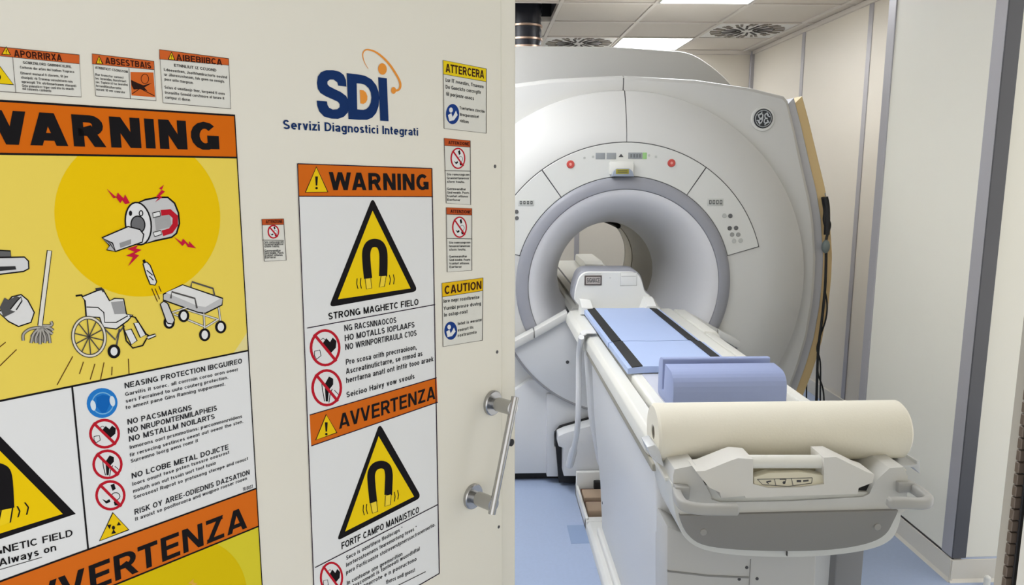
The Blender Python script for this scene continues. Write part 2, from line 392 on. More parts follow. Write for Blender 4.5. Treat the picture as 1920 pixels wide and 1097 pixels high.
# swirl air diffusers
def diffuser(cx, cy, label):
  t = thing('air_diffuser', label, 'vent', (cx, cy, ZC))
  bm = NB(); bx(bm, cx - .286, cx + .286, cy - .286, cy + .286, ZC + .001, ZC + .012, .002, 1); obj('plate', bm, M_WHITE, t)
  for par_ in (0, 1):
    for k in range(48):
        a = 2 * pi * k / 48
        if (k % 3 == 0) == bool(par_): continue
        if par_ and k % 3: r0, r1, wd = .19, .272, .0085
        elif k % 3 == 0: r0, r1, wd = .045 + .03 * (k % 2), .20, .0075
        else: continue
        for (q0, q1) in ([(r0, r1)]):
            tw = .35
            p0 = Vector((cx + q0 * cos(a), cy + q0 * sin(a), 0)); p1 = Vector((cx + q1 * cos(a + tw * (q1 - q0) * 2), cy + q1 * sin(a + tw * (q1 - q0) * 2), 0))
            d = (p1 - p0).normalized(); n = Vector((-d.y, d.x, 0)) * wd
            bm = NB(); vs = [bm.verts.new((p.x, p.y, z)) for z in (ZC - .003, ZC + .006) for p in (p0 - n, p1 - n * 1.25, p1 + n * 1.25, p0 + n)]
            bm.faces.new(vs[:4]); bm.faces.new(vs[4:][::-1])
            for i in range(4): bm.faces.new((vs[i], vs[4 + i], vs[4 + (i + 1) % 4], vs[(i + 1) % 4]))
            obj('air_slot', bm, mat('vent_slot_grey', (132, 124, 114), .6) if par_ else mat('vent_slot_dark', (44, 40, 38), .6), t)
  bm = NB(); disc(bm, (cx, cy, ZC + .002), .035, (0, 0, -1), .008, 20, .003); obj('centre_cap', bm, M_WHITE, t)
diffuser(*cell(7, 8), 'white square swirl air diffuser beside the right wall in the ceiling')
diffuser(*cell(5, 9), 'white swirl air diffuser half hidden behind the scanner top, left of the far ceiling light')

# doorway wall and jamb (the camera looks through it)
wf = sroot('wall_front')
bm = NB(); bx(bm, -3.0, -.76, YF - .2, YF, 0, ZC); obj('wall_leaf', bm, M_WALL2, wf)
bm = NB(); bx(bm, .52, 3.0, YF - .2, YF - .02, 0, ZC); obj('wall_leaf', bm, M_WALL2, wf)
bm = NB(); bx(bm, -.76, .52, YF - .2, YF, 2.2, ZC); obj('lintel', bm, M_WALL2, wf)
XJ = .45
def jy(x, y): return onX(x, y, XJ).y
ya, yb_, yc_, yd_ = jy(1862, 1090), jy(1881, 1090), jy(1890, 1090), jy(1904, 1090)
jm = sroot('door_1')
bm = NB(); bx(bm, XJ, .53, yb_, ya, 0, 2.2, .001, 1); obj('jamb_face', bm, mat('jamb_grey_paint', (176, 173, 166), .5), jm)
bm = NB(); bx(bm, XJ + .004, .53, yc_, yb_, 0, 2.2); obj('gasket_channel', bm, M_DGREY, jm)
bm = NB(); bx(bm, XJ + .005, .53, yd_, yc_, 0, 2.2); obj('black_gasket', bm, M_BLACK, jm)
bm = NB(); bx(bm, XJ, .53, YF - .22, yd_, 0, 2.2, .001, 1); obj('jamb_outer_face', bm, M_WHITE, jm)
bm = NB(); bx(bm, XJ - .002, XJ + .004, yc_ + .0003, yb_ - .0003, .0, .0093, .0006, 1); bmesh.ops.recalc_face_normals(bm, faces=bm.faces)
fme = bpy.data.meshes.new('contact_finger'); bm.to_mesh(fme); bm.free(); fme.materials.append(M_COP)
for k in range(190):
    o = link('contact_finger', fme, jm); o.location = (0, 0, .1 + .0105 * k)

# ------------------------------------------------------------ the open shielded door
DA = radians(41.617); DD = Vector((sin(DA), cos(DA), 0)); DN = Vector((DD.y, -DD.x, 0)); PF = Vector((.066, 1.529, 0))
def duv(x, y, off=0.0):
    r = ray(x, y); t = (PF.dot(DN) + off) / (r.dot(DN)); p = CAM + r * t
    return ((p - PF).dot(DD), p.z)
def dpt(u, v, off=0.0): return PF + DD * u + DN * off + Vector((0, 0, v))
def dbox(bm, u0, u1, n0, n1, v0, v1, bev=0):
    r = bmesh.ops.create_cube(bm, size=1)
    for v in r['verts']:
        v.co = dpt((u0 + u1) / 2 + v.co.x * (u1 - u0), (v0 + v1) / 2 + v.co.z * (v1 - v0), (n0 + n1) / 2 + v.co.y * (n1 - n0))
    if bev: bmesh.ops.bevel(bm, geom=list({e for v in r['verts'] for e in v.link_edges}), offset=bev, segments=2, profile=.5, affect='EDGES')
door = sroot('door_2')
US = duv(940, 500)[0]
bm = NB(); dbox(bm, -1.2, US, -.02, 0, .02, 2.17, .001); obj('door_panel', bm, M_DOOR, door)
bm = NB(); dbox(bm, US + .001, 0, -.02, -.001, .02, 2.17, .001); obj('edge_strip', bm, M_DOOR, door)
bm = NB(); dbox(bm, -1.2, -.006, -.075, -.02, .02, 2.17, .002); obj('door_core', bm, M_STEEL, door)
for x, y in ((928, 312), (932, 660), (935, 988)):
    bm = NB(); u, v = duv(x, y); disc(bm, dpt(u, v, 0), .0035, DN, .0012, 12, .0005); obj('screw', bm, M_DGREY, door)
bm = NB(); u, v = duv(959, 830); disc(bm, dpt(u, v, -.001), .008, DN, .003, 20, .001); obj('edge_hole_plug', bm, M_BLACK, door)
hd = NB()
OB = .062
def dpx(x, y, off): u, v = duv(x, y, off); return dpt(u, v, off)
b0 = dpx(966, 744, OB); b1 = dpx(922, 964, OB)
tube(hd, [b0, b1], .0075, 20); hnd = obj('door_handle', hd, M_CHROME, door)
ax = (b1 - b0).normalized()
for (x, y) in ((922, 755), (885, 930)):
    u, v = duv(x, y); c = dpt(u, v, 0)
    bm = NB()
    disc(bm, c, .026, DN, .008, 32, .002); o = obj('rosette', bm, M_CHROME, hnd)
    t = (c + DN * OB - b0).dot(ax); e = b0 + ax * t
    bm = NB(); tube(bm, [c + DN * .006, c + (e - c) * .3, c + (e - c) * .31, e], [.0125, .0125, .0145, .0145], 20); obj('handle_post', bm, M_CHROME, hnd)
# ============================================================ FLAT PRINT ON THE DOOR
def VPy(yr, xr, x): return 322 + (yr - 322) * (2116 - x) / (2116 - xr)
BK = (24, 22, 24); OR = (214, 108, 28); WH = (226, 227, 226); YE = (236, 198, 20); RD = (186, 28, 44); BL = (30, 100, 184); NV = (22, 50, 100)
class Sign:
    """a thin sheet stuck to the door; every print is a flat shape of the sheet, laid out in door coordinates"""
    def __init__(s, name, label, cat, quad=None, uv=None, col=WH, group=None):
        s.P = {}; s.let = set()
        if quad or uv:
            q = [duv(*p) for p in quad] if quad else uv
            cu = sum(p[0] for p in q) / len(q); cv = min(p[1] for p in q)
            s.root = thing(name, label, cat, tuple(dpt(cu, cv)), group)
            bm = NB(); A = [bm.verts.new(dpt(u, v, 0)) for u, v in q]; B = [bm.verts.new(dpt(u, v, .0006)) for u, v in q]
            bm.faces.new(A); bm.faces.new(B[::-1])
            for i in range(len(q)): bm.faces.new((A[i], B[i], B[(i + 1) % len(q)], A[(i + 1) % len(q)]))
            obj('sheet', bm, ink(col), s.root)
            s.q = q
        else:
            s.root = thing(name, label, cat, tuple(dpt(-.4, 1.6)), group); s.q = None
    def face(s, part, uvs, col, lay):
        d = s.P.setdefault(part, {'v': [], 'f': [], 'm': [], 'c': []})
        if col not in d['c']: d['c'].append(col)
        b = len(d['v']); d['v'] += [dpt(u, v, .0006 + .00012 * lay) for u, v in uvs]
        d['f'].append(list(range(b, b + len(uvs)))); d['m'].append(d['c'].index(col))
    def poly(s, part, pts, col, lay=1, clip=False):
        uv = [duv(*p) for p in pts]
        if clip: uv = s.clip(uv)
        s.face(part, uv, col, lay)
    def clip(s, uv, box=None):
        u0, u1, v0, v1 = box
        for ax, lim, sg in ((0, u0, 1), (0, u1, -1), (1, v0, 1), (1, v1, -1)):
            out = []
            for i in range(len(uv)):
                a, b = uv[i - 1], uv[i]; ia = (a[ax] - lim) * sg >= 0; ib = (b[ax] - lim) * sg >= 0
                if ia != ib:
                    t = (lim - a[ax]) / (b[ax] - a[ax]); out.append((a[0] + (b[0] - a[0]) * t, a[1] + (b[1] - a[1]) * t))
                if ib: out.append(b)
            uv = out
        return uv
    def line(s, part, pts, w, col=BK, lay=3, close=False):
        if part.endswith('drawing') and not isinstance(w, (list, tuple)): w = w * 1.25 + .2
        P = [Vector(p) for p in pts]; n = len(P); rng = range(n if close else n - 1)
        L = []; R = []
        for i in range(n):
            if close: a, b = P[i - 1], P[(i + 1) % n]
            else: a, b = P[max(i - 1, 0)], P[min(i + 1, n - 1)]
            d = (b - a); d = d.normalized() if d.length > 1e-6 else Vector((1, 0)); nn = Vector((-d.y, d.x))
            ww = w[i] if isinstance(w, (list, tuple)) else w
            L.append(P[i] + nn * ww / 2); R.append(P[i] - nn * ww / 2)
        for i in rng:
            j = (i + 1) % n; s.poly(part, [L[i], L[j], R[j], R[i]], col, lay)
    def shape(s, part, pts, fill, w=1.6, col=BK, lay=2):
        s.poly(part, pts, fill, lay); s.line(part, pts, w, col, lay + 1, True)
    def ell(s, c, rx, ry, tilt=0, n=28):
        t = radians(tilt); return [(c[0] + rx * cos(a) * cos(t) - ry * sin(a) * sin(t), c[1] + rx * cos(a) * sin(t) + ry * sin(a) * cos(t)) for a in [2 * pi * k / n for k in range(n)]]
    def text(s, part, st, bl, br, h, col=BK, bold=0.0, lay=4, fit=False):
        A = Vector(duv(*bl)); B = Vector(duv(*br)); T = Vector(duv(bl[0], bl[1] - h)); hh = (T - A).y
        d = s.P.setdefault(part, {'v': [], 'f': [], 'm': [], 'c': []})
        if col not in d['c']: d['c'].append(col)
        mi = d['c'].index(col); s.let.add(part)
        for qi, q in enumerate(layout(st, round(.115 + bold * 1.9, 3))):
            b = len(d['v'])
            for x, y in q:
                p = A + (B - A) * x; d['v'].append(dpt(p.x, p.y + hh * y, .0006 + .00012 * lay + .00002 * (qi % 5)))
            d['f'].append(list(range(b, b + len(q)))); d['m'].append(mi)
    def end(s):
        for part, d in s.P.items():
            me = bpy.data.meshes.new(part); me.from_pydata([tuple(v) for v in d['v']], [], d['f'])
            for c in d['c']: me.materials.append(ink(c))
            me.polygons.foreach_set('material_index', d['m']); me.update()
            o = link(part, me, s.root)
            if part in s.let or part in ('lightning_bolt', 'motion_lines'): o['kind'] = 'stuff'
    # ---- recurring marks
    def no_sign(s, part, c, rx, ry, w, kind=0):
        s.poly(part, s.ell(c, rx, ry), RD, 2); s.poly(part, s.ell(c, rx - w, ry - w), (226, 225, 224), 3)
        x, y = c; k = rx / 29; g = ry / 33
        def Q(p): return [(x + a * k, y + b * g) for a, b in p]
        if kind == 0:   # pacemaker: heart shape and lead box
            s.poly(part, Q([(-6, -6), (2, -17), (9, -10), (14, -18), (21, -12), (20, 0), (8, 12), (0, 4)]), BK, 4)
            s.line(part, Q([(-20, 6), (-10, 4), (-8, 14), (-16, 20), (-20, 14)]), 1.5 * k, BK, 4, True)
            s.line(part, Q([(-8, -14), (-4, -17), (0, -14)]), 1.2 * k, BK, 4)
        elif kind == 1:  # leg with implant
            s.line(part, Q([(-10, -14), (-8, 4), (-4, 24)]), 1.5 * k, BK, 4); s.line(part, Q([(10, 2), (6, 12), (4, 26)]), 1.5 * k, BK, 4)
            s.poly(part, Q([(-4, -6), (4, -20), (12, -16), (12, -6), (4, 4), (2, 24), (-2, 24)]), BK, 4)
            s.line(part, Q([(14, 4), (22, 12)]), 1.2 * k, BK, 4)
        else:            # loose metal tools
            s.poly(part, Q([(0, -22), (7, -26), (10, -14), (4, -10)]), BK, 4); s.line(part, s.ell((x + 10 * k, y + 2 * g), 8 * k, 8 * g, 0, 14), 1.5 * k, BK, 4, True)
            s.poly(part, Q([(-16, 8), (-8, 12), (-2, 8), (0, 14), (-8, 18)]), BK, 4); s.poly(part, Q([(6, 14), (14, 10), (16, 22), (8, 22)]), BK, 4)
        d = .72
        s.line(part, [(x - rx * d, y - ry * d), (x + rx * d, y + ry * d)], w * 1.05, RD, 5)
    def warn_tri(s, part, a, b, c):
        s.shape(part, [a, b, c], YE, 2.2, BK, 2)
        x = a[0] * .5 + (b[0] + c[0]) * .25; y = a[1] * .5 + (b[1] + c[1]) * .25; h = b[1] - a[1]
        s.poly(part, [(x - h * .055, y - h * .12), (x + h * .055, y - h * .12), (x + h * .03, y + h * .24), (x - h * .03, y + h * .24)], BK, 4)
        s.poly(part, s.ell((x, y + h * .34), h * .05, h * .05, 0, 10), BK, 4)
    def lines(s, part, L, h, col=(70, 70, 74), bold=.012):
        for st, x0, y0, x1, y1 in L: s.text(part, st, (x0, y0), (x1, y1), h, tuple(int(c * .8) for c in col), max(bold, .03))
    def blue_book(s, c, rx, ry):
        s.poly('read_manual_pictogram', s.ell(c, rx, ry), (28, 60, 130), 2)
        x, y = c
        s.poly('read_manual_pictogram', s.ell((x - rx * .25, y - ry * .4), rx * .28, ry * .26, 0, 14), WH, 3)
        s.poly('read_manual_pictogram', [(x - rx * .7, y + ry * .1), (x - rx * .2, y - ry * .1), (x, y + ry * .3), (x + rx * .5, y - ry * .35), (x + rx * .75, y + ry * .1), (x + rx * .2, y + ry * .6), (x - rx * .5, y + ry * .7)], WH, 3)

def magnet_tri(s, PN, A, B, C, a, b, c, path, w, tips, vib):
    # outer black triangle with rounded corners, yellow inside, horseshoe magnet
    def rnd(P, r):
        out = []
        for i in range(3):
            p = Vector(P[i]); q0 = Vector(P[i - 1]); q1 = Vector(P[(i + 1) % 3])
            d0 = (q0 - p).normalized() * r; d1 = (q1 - p).normalized() * r
            for k in range(6):
                t = k / 5; out.append((p + d0) * (1 - t) ** 2 + p * 2 * t * (1 - t) + (p + d1) * t * t)
        return out
    s.poly(PN, rnd([A, B, C], 11), BK, 2)
    s.poly(PN, [a, b, c], (238, 204, 18), 3)
    s.line(PN, [tuple(p) for p in spl([(x, y, 0) for x, y in path], 5)] if False else [(p.x, p.y) for p in spl([(x, y, 0) for x, y in path], 5)], w, BK, 5)
    for t in tips: s.shape(PN, t, (240, 210, 60), 1.2, BK, 6)
    for v in vib: s.line(PN, v, 1.6, BK, 5)

# ---- company logo (flat decal on the door)
s = Sign('company_logo', 'navy and orange company lettering decal with orange orbit swoosh on the upper door', 'logo')
def C4(p): return [(480 + x / 3.656, 60 + y / 3.656) for x, y in p]
S_outer = [(618, 375), (562, 368), (556, 345), (530, 326), (505, 326), (488, 340), (488, 358), (500, 372), (530, 388), (580, 412), (615, 438), (632, 470), (634, 520), (628, 552), (600, 582), (560, 596), (515, 594), (465, 580), (432, 545), (418, 505), (415, 471), (485, 476), (488, 500), (500, 520), (525, 532), (555, 530), (572, 515), (572, 495), (560, 478), (520, 460), (475, 440), (440, 418), (422, 390), (416, 350), (422, 305), (445, 275), (480, 262), (525, 262), (570, 272), (600, 295), (615, 330)]
s.poly('letter_s', C4(S_outer), NV, 1)
Do = [(620, 282), (690, 290), (745, 300), (790, 325), (822, 365), (838, 410), (843, 455), (838, 510), (822, 555), (795, 587), (760, 602), (700, 602), (632, 597)]
Di = [(688, 352), (715, 354), (745, 362), (770, 385), (785, 415), (789, 450), (785, 485), (772, 512), (755, 528), (735, 534), (715, 533), (692, 530), (691, 500)]
O = C4(Do); I = C4(Di)
for i in range(len(O)):
    j = (i + 1) % len(O); s.poly('letter_d', [O[i], O[j], I[j], I[i]], NV, 2)
s.poly('letter_d_core', C4([(710, 398), (735, 400), (752, 415), (762, 440), (761, 465), (750, 484), (735, 493), (714, 490)]), (232, 150, 62), 1)
s.poly('letter_i', C4([(836, 310), (895, 318), (907, 612), (850, 608)]), NV, 1)
s.poly('letter_i_dot', s.ell((480 + 865 / 3.656, 60 + 254 / 3.656), 8.1, 10.8, -5), (232, 150, 62), 1)
op = C4([(768, 252), (745, 215), (733, 180), (731, 148), (745, 126), (770, 122), (815, 136), (865, 172), (915, 225), (955, 285), (982, 335), (988, 372), (976, 396), (945, 405)])
s.line('orbit_swoosh', [(p.x, p.y) for p in spl([(x, y, 0) for x, y in op], 4)], [(.6 + 3.4 * min(1, k / 30)) for k in range(53)], (232, 150, 62), 1)
s.poly('orbit_swoosh', s.ell((480 + 941 / 3.656, 60 + 401 / 3.656), 4.6, 6.4), (232, 150, 62), 2)
s.text('company_name', 'Servizi Diagnostici Integrati', (530.5, 242), (783.5, 254.7), 17.5, NV, .03, 1)
s.end()

# ---- POSTER 1, the large left one
uR = duv(440, 215)[0] + .0; uL = -1.065; vT = duv(440, 215)[1]; vB = .69
s = Sign('warning_poster', 'large yellow and orange poster with flying wheelchair cartoon at the left of the door', 'sign', uv=[(uL, vT), (uR, vT), (uR, vB), (uL, vB)])
def vrow(y440): return duv(440, y440)[1]
r1, r2, r3, r4 = vrow(296), vrow(662.7), vrow(930.6), vrow(1005)
def rect(part, u0, u1, v0, v1, col, lay=1): s.face(part, [(u0, v0), (u1, v0), (u1, v1), (u0, v1)], col, lay)
rect('header_band', uL, uR, r1, vT, (212, 104, 14)); rect('picture_panel', uL, uR, r2, r1, (226, 214, 150))
CR = [uL + .001, uR - .001, r2, r1]
def uvc(c, pedge, n=64):
    C0 = Vector(duv(*c)); r = (Vector(duv(*pedge)) - C0).length
    return [(C0.x + r * cos(2 * pi * k / n), C0.y + r * sin(2 * pi * k / n)) for k in range(n)]
s.face('picture_panel', s.clip(uvc((205, 468), (442, 655)), CR), (234, 210, 92), 2)
s.face('picture_panel', s.clip(uvc((270, 405), (412, 420)), CR), (236, 196, 6), 3)
rect('lower_header_band', uL, uR, r4, r3, (212, 106, 26)); rect('lower_picture_panel', uL, uR, vB, r4, (214, 200, 50))
s.face('lower_picture_panel', s.clip(uvc((300, 1190), (458, 1082)), [uL, uR, vB, r4]), (214, 186, 8), 2)
bd = .0016
for v in (vT - bd, r1, r2, r3, r4): rect('border_lines', uL, uR, v - bd / 2, v + bd, BK, 4)
rect('border_lines', uR - bd, uR, vB, vT, BK, 4); rect('border_lines', uL, uL + bd, vB, vT, BK, 4)
u5 = duv(150, 880)[0]; rect('border_lines', u5 - .001, u5 + .001, r3, r2, BK, 4)
s.text('header_lettering', 'WARNING', (-62, 269), (411, 282), 66, BK, .062)
s.warn_tri('header_triangle', (-150, 200), (-200, 262), (-95, 264))
s.text('avvertenza_lettering', 'AVVERTENZA', (-2, 1178), (463, 989), 53, BK, .03)
# cartoon: scanner
def A1(p): return [(x / 2.742, 60 + y / 2.742) for x, y in p]
P_ = 'scanner_drawing'
s.shape(P_, A1([(690, 885), (745, 862), (810, 850), (860, 850), (895, 880), (915, 930), (920, 985), (905, 1035), (880, 1055), (800, 1072), (735, 1090)]), (200, 200, 200), 2.4, BK, 5)
s.shape(P_, s.ell((708 / 2.742, 60 + 985 / 2.742), 24, 40, -8), (226, 226, 226), 2.2, BK, 7)
s.shape(P_, s.ell((706 / 2.742, 60 + 990 / 2.742), 13, 16, -6), (110, 110, 112), 1.6, BK, 9)
s.poly(P_, s.ell((668 / 2.742, 60 + 932 / 2.742), 3, 5), BK, 9); s.line(P_, s.ell((722 / 2.742, 60 + 932 / 2.742), 3.4, 5, 0, 12), 1.4, BK, 9, True)
s.shape(P_, A1([(520, 1058), (655, 1000), (715, 1015), (735, 1040), (728, 1080), (590, 1128), (560, 1085)]), (214, 214, 214), 1.8, BK, 11)
s.shape(P_, A1([(520, 1058), (575, 1085), (590, 1128), (545, 1120), (560, 1098)]), (180, 180, 180), 1.6, BK, 12)
s.poly(P_, A1([(610, 1085), (670, 1065), (670, 1090), (615, 1110)]), (150, 150, 150), 13)
s.poly(P_, A1([(790, 945), (870, 930), (880, 1000), (800, 1020)]), (165, 165, 165), 7)
s.line(P_, A1([(825, 930), (870, 925), (898, 950), (898, 990), (875, 1022), (832, 1035)]), 8.5, RD, 8)
s.shape(P_, A1([(782, 930), (818, 922), (822, 945), (785, 955)]), WH, 1.2, BK, 9); s.shape(P_, A1([(785, 1030), (822, 1020), (828, 1040), (792, 1052)]), WH, 1.2, BK, 9)
for b in ([(545, 805), (595, 850), (602, 825), (632, 855), (640, 835), (665, 880), (640, 885), (625, 865), (615, 880), (590, 845), (580, 855)],
          [(840, 785), (815, 805), (828, 812), (798, 850), (815, 850), (795, 875), (830, 850), (820, 842), (845, 820), (828, 812)],
          [(890, 1052), (930, 1080), (938, 1062), (970, 1095), (968, 1075), (1005, 1112), (962, 1105), (950, 1085), (935, 1100)],
          [(708, 1095), (650, 1115), (690, 1130), (645, 1150), (680, 1158), (655, 1205), (712, 1148), (688, 1140), (725, 1120), (695, 1112)]):
    s.poly('lightning_bolt', A1(b), (196, 28, 60), 10)
# cartoon: flying objects
def A2(p): return [(x / 3.226, 440 + y / 3.226) for x, y in p]
P_ = 'wheelchair_drawing'
s.line(P_, A2([(455, 370), (490, 365), (512, 395), (520, 495)]), 2.6, BK, 5)
s.shape(P_, A2([(495, 375), (580, 340), (620, 330), (660, 400), (690, 385), (745, 388), (762, 480), (800, 485), (770, 520), (700, 570), (620, 560), (600, 500), (520, 495), (512, 400)]), (226, 226, 224), 1.8, BK, 6)
s.poly(P_, A2([(668, 408), (740, 400), (758, 478), (690, 480)]), (158, 158, 158), 8)
s.line(P_, A2([(575, 330), (610, 325), (625, 345)]), 3.4, (60, 60, 60), 8)
s.line(P_, A2([(520, 437), (590, 440), (625, 470), (630, 530), (700, 530), (770, 490)]), 1.4, BK, 8)
wc = (535 / 3.226, 440 + 617 / 3.226)
s.line(P_, s.ell(wc, 30, 36, -8, 36), 5.2, (70, 68, 64), 9, True); s.line(P_, s.ell(wc, 30, 36, -8, 36), 2.6, (222, 216, 200), 10, True)
for k in range(10):
    a = 2 * pi * k / 10 + .2; s.line(P_, [wc, (wc[0] + 28 * cos(a), wc[1] + 33 * sin(a))], 1.6, (80, 76, 70), 9)
s.line(P_, A2([(630, 570), (695, 635), (710, 600), (750, 550)]), 2.2, (90, 88, 84), 8); s.line(P_, A2([(720, 570), (700, 680)]), 2.4, (90, 88, 84), 8)
s.poly(P_, s.ell((686 / 3.226, 440 + 705 / 3.226), 12, 13, 0), BK, 9); s.poly(P_, s.ell((686 / 3.226, 440 + 705 / 3.226), 6.5, 8, 0), WH, 10)
s.shape(P_, A2([(750, 580), (790, 570), (825, 640), (790, 665)]), WH, 1.5, BK, 9); s.shape(P_, A2([(805, 535), (835, 530), (878, 605), (845, 622)]), WH, 1.5, BK, 9)
s.line(P_, A2([(780, 490), (815, 500), (880, 600), (900, 612)]), 2, BK, 8); s.line(P_, A2([(740, 540), (760, 640), (800, 685), (860, 670), (885, 625)]), 2, BK, 8)
s.shape(P_, A2([(885, 615), (935, 600), (940, 612), (893, 632)]), WH, 1.4, BK, 9)
P_ = 'stretcher_drawing'
s.shape(P_, A2([(985, 360), (1100, 303), (1345, 385), (1340, 425), (1240, 475), (1195, 470), (985, 395)]), (190, 190, 190), 1.8, BK, 5)
s.poly(P_, A2([(1000, 350), (1102, 306), (1330, 385), (1240, 437), (1190, 430)]), (224, 224, 222), 7)
s.line(P_, A2([(1150, 320), (1158, 285), (1285, 325), (1295, 370)]), 2.4, (84, 82, 80), 9); s.line(P_, A2([(1030, 385), (1035, 345), (1175, 385), (1188, 445)]), 2.4, (84, 82, 80), 9)
for a, b in (((1230, 470), (1235, 570)), ((1320, 440), (1332, 530)), ((1050, 480), (1230, 555)), ((1240, 560), (1320, 510)), ((1130, 455), (1310, 510)), ((1015, 420), (1020, 500)), ((1040, 470), (1130, 440))):
    s.line(P_, A2([a, b]), 3.2, (84, 82, 80), 4); s.line(P_, A2([a, b]), 1.6, (220, 218, 210), 6)
for c in ((1235, 605), (1332, 558), (1108, 490), (1020, 530)):
    q = (c[0] / 3.226, 440 + c[1] / 3.226); s.poly(P_, s.ell(q, 10.5, 12), BK, 7); s.poly(P_, s.ell(q, 6, 8), WH, 8)
s.shape('gas_cylinder_drawing', A2([(965, 420), (985, 402), (1010, 415), (1052, 515), (1040, 540), (1010, 535), (1000, 520)]), (206, 206, 206), 1.6, BK, 10)
P_ = 'spray_can_drawing'
s.shape(P_, A2([(862, 175), (885, 165), (905, 185), (945, 285), (935, 305), (905, 300), (880, 240)]), (222, 222, 220), 1.6, BK, 6)
s.poly(P_, A2([(858, 155), (872, 148), (880, 165), (865, 172)]), BK, 6); s.line(P_, A2([(885, 215), (920, 245), (900, 250), (925, 275)]), 1.4, BK, 8)
P_ = 'mop_drawing'
s.line(P_, A2([(297, 95), (240, 550)]), 8, BK, 5); s.line(P_, A2([(297, 97), (240, 550)]), 5.4, (226, 222, 208), 6)
for p in ([(240, 560), (180, 570), (140, 600), (138, 640)], [(235, 565), (200, 600), (185, 655)], [(240, 565), (215, 620), (215, 655)], [(245, 565), (240, 620), (240, 662)], [(250, 565), (270, 620), (268, 655)], [(255, 560), (290, 600), (300, 655)], [(255, 555), (300, 565), (318, 580)], [(255, 560), (300, 590), (315, 600)], [(255, 550), (300, 550), (312, 540), (305, 525)]):
    s.line(P_, [(q.x, q.y) for q in spl([(x, y, 0) for x, y in A2(p)], 4)], 4.6, (70, 66, 62), 7); s.line(P_, [(q.x, q.y) for q in spl([(x, y, 0) for x, y in A2(p)], 4)], 2.6, (170, 166, 158), 8)
s.poly('mop_drawing', A2([(228, 550), (262, 548), (305, 575), (300, 640), (240, 655), (190, 645), (180, 610)]), (140, 136, 130), 6)
P_ = 'bucket_drawing'
s.shape(P_, A2([(-10, 470), (70, 375), (125, 362), (165, 395), (205, 470), (185, 530), (110, 555), (50, 525)]), (220, 220, 218), 1.8, BK, 5)
s.poly(P_, A2([(-5, 440), (25, 380), (50, 395), (95, 370), (120, 380), (60, 455), (90, 465), (20, 500)]), (84, 84, 84), 7); s.line(P_, A2([(60, 450), (100, 400), (125, 375), (130, 400), (95, 455)]), 1.6, BK, 8)
P_ = 'torch_drawing'
s.shape(P_, A2([(-90, 140), (145, 135), (170, 160), (172, 205), (140, 222), (-90, 250)]), (212, 212, 212), 2, BK, 5)
s.shape(P_, A2([(-90, 90), (60, 98), (65, 135), (-90, 138)]), (100, 100, 100), 1.8, BK, 6); s.poly(P_, A2([(-90, 195), (90, 190), (95, 210), (-90, 228)]), (50, 50, 52), 8)
for a, b in (((438, 735), (343, 908)), ((503, 768), (478, 842)), ((572, 780), (543, 876)), ((627, 772), (604, 884)), ((676, 798), (673, 850)), ((774, 750), (778, 842)), ((32, 650), (-30, 700)), ((98, 694), (-5, 795)), ((915, 325), (950, 405)), ((935, 325), (963, 390)), ((958, 310), (972, 345))):
    s.line('motion_lines', A2([a, b]), 1.8, (96, 60, 24), 5)
# lower left cell
def dv(u, v, cu=-.951, cv=1.18, k=.926): return (cu + (u) * k, cv + v * k)
T0 = [Vector(duv(*p)) for p in ((700, 373), (618, 574), (781, 545))]; tc = Vector(((T0[1].x + T0[2].x) / 2, T0[1].y))
def tr_px(x, y): q = Vector(duv(x, y)) - tc; return dv(q.x, q.y)
def m1(pts, col, lay): s.face('magnet_pictogram', [tr_px(*p) for p in pts], col, lay)
m1([(698, 373), (618, 574), (781, 545)], BK, 2); m1([(698, 396), (634, 561), (769, 541)], (238, 200, 8), 3)
mp = [(p.x, p.y) for p in spl([(x, y, 0) for x, y in ((689, 521), (686, 480), (690, 462), (702, 455), (713, 458), (718, 472), (718, 517))], 5)]
for q in ribbon(mp, 7.4): m1(q, BK, 5)
for t in ([(684, 522), (694, 521), (697, 541), (686, 542)], [(714, 517), (723, 517), (720, 537), (710, 539)]):
    m1([(x + (-1.4 if x < (t[0][0] + t[1][0]) / 2 else 1.4), y) for x, y in t], BK, 6); m1(t, (240, 206, 30), 7)
for p in ([(728, 516), (730, 524), (728, 532)], [(735, 513), (738, 521), (736, 531)], [(678, 523), (677, 532), (678, 541)], [(671, 524), (669, 533), (671, 542)]):
    for a, b in zip(p, p[1:]): m1([(a[0] - .7, a[1]), (b[0] - .7, b[1]), (b[0] + .7, b[1]), (a[0] + .7, a[1])], BK, 5)
s.text('field_caption', 'STRONG MAGNETIC FIELD', (-172, 1082), (136, 1004.5), 15, BK, .02)
s.text('field_caption', 'Always on', (-2, 1062), (105, 1031.5), 14, BK, .02)
s.line('field_caption', [(-2, 1068), (78, 1044.5)], 1.2, BK, 4)
# safety column
P_ = 'ear_protection_pictogram'
s.poly(P_, s.ell((191, 755.5), 29, 28, -15), (38, 122, 200), 2); s.line(P_, [(p[0], p[1]) for p in s.ell((192, 756), 20, 20, 0, 24)], 2, (120, 180, 220), 3, True)
s.poly(P_, s.ell((174, 760), 5, 10, -10, 14), (214, 226, 234), 4); s.poly(P_, s.ell((210, 752), 5, 10, -10, 14), (214, 226, 234), 4)
s.poly(P_, [(180, 745), (192, 740), (204, 742), (205, 758), (198, 773), (190, 774), (181, 762)], (20, 100, 180), 4)
s.no_sign('no_pacemaker_pictogram', (195.5, 813), 29, 28, 5, 0); s.no_sign('no_implant_pictogram', (201, 870.5), 28.5, 28, 5, 1); s.no_sign('no_metal_pictogram', (206.5, 928.5), 28.5, 28.5, 5, 2)
s.shape('radiation_triangle', [(211, 961), (186, 1014), (241, 993)], YE, 2.6, BK, 2)
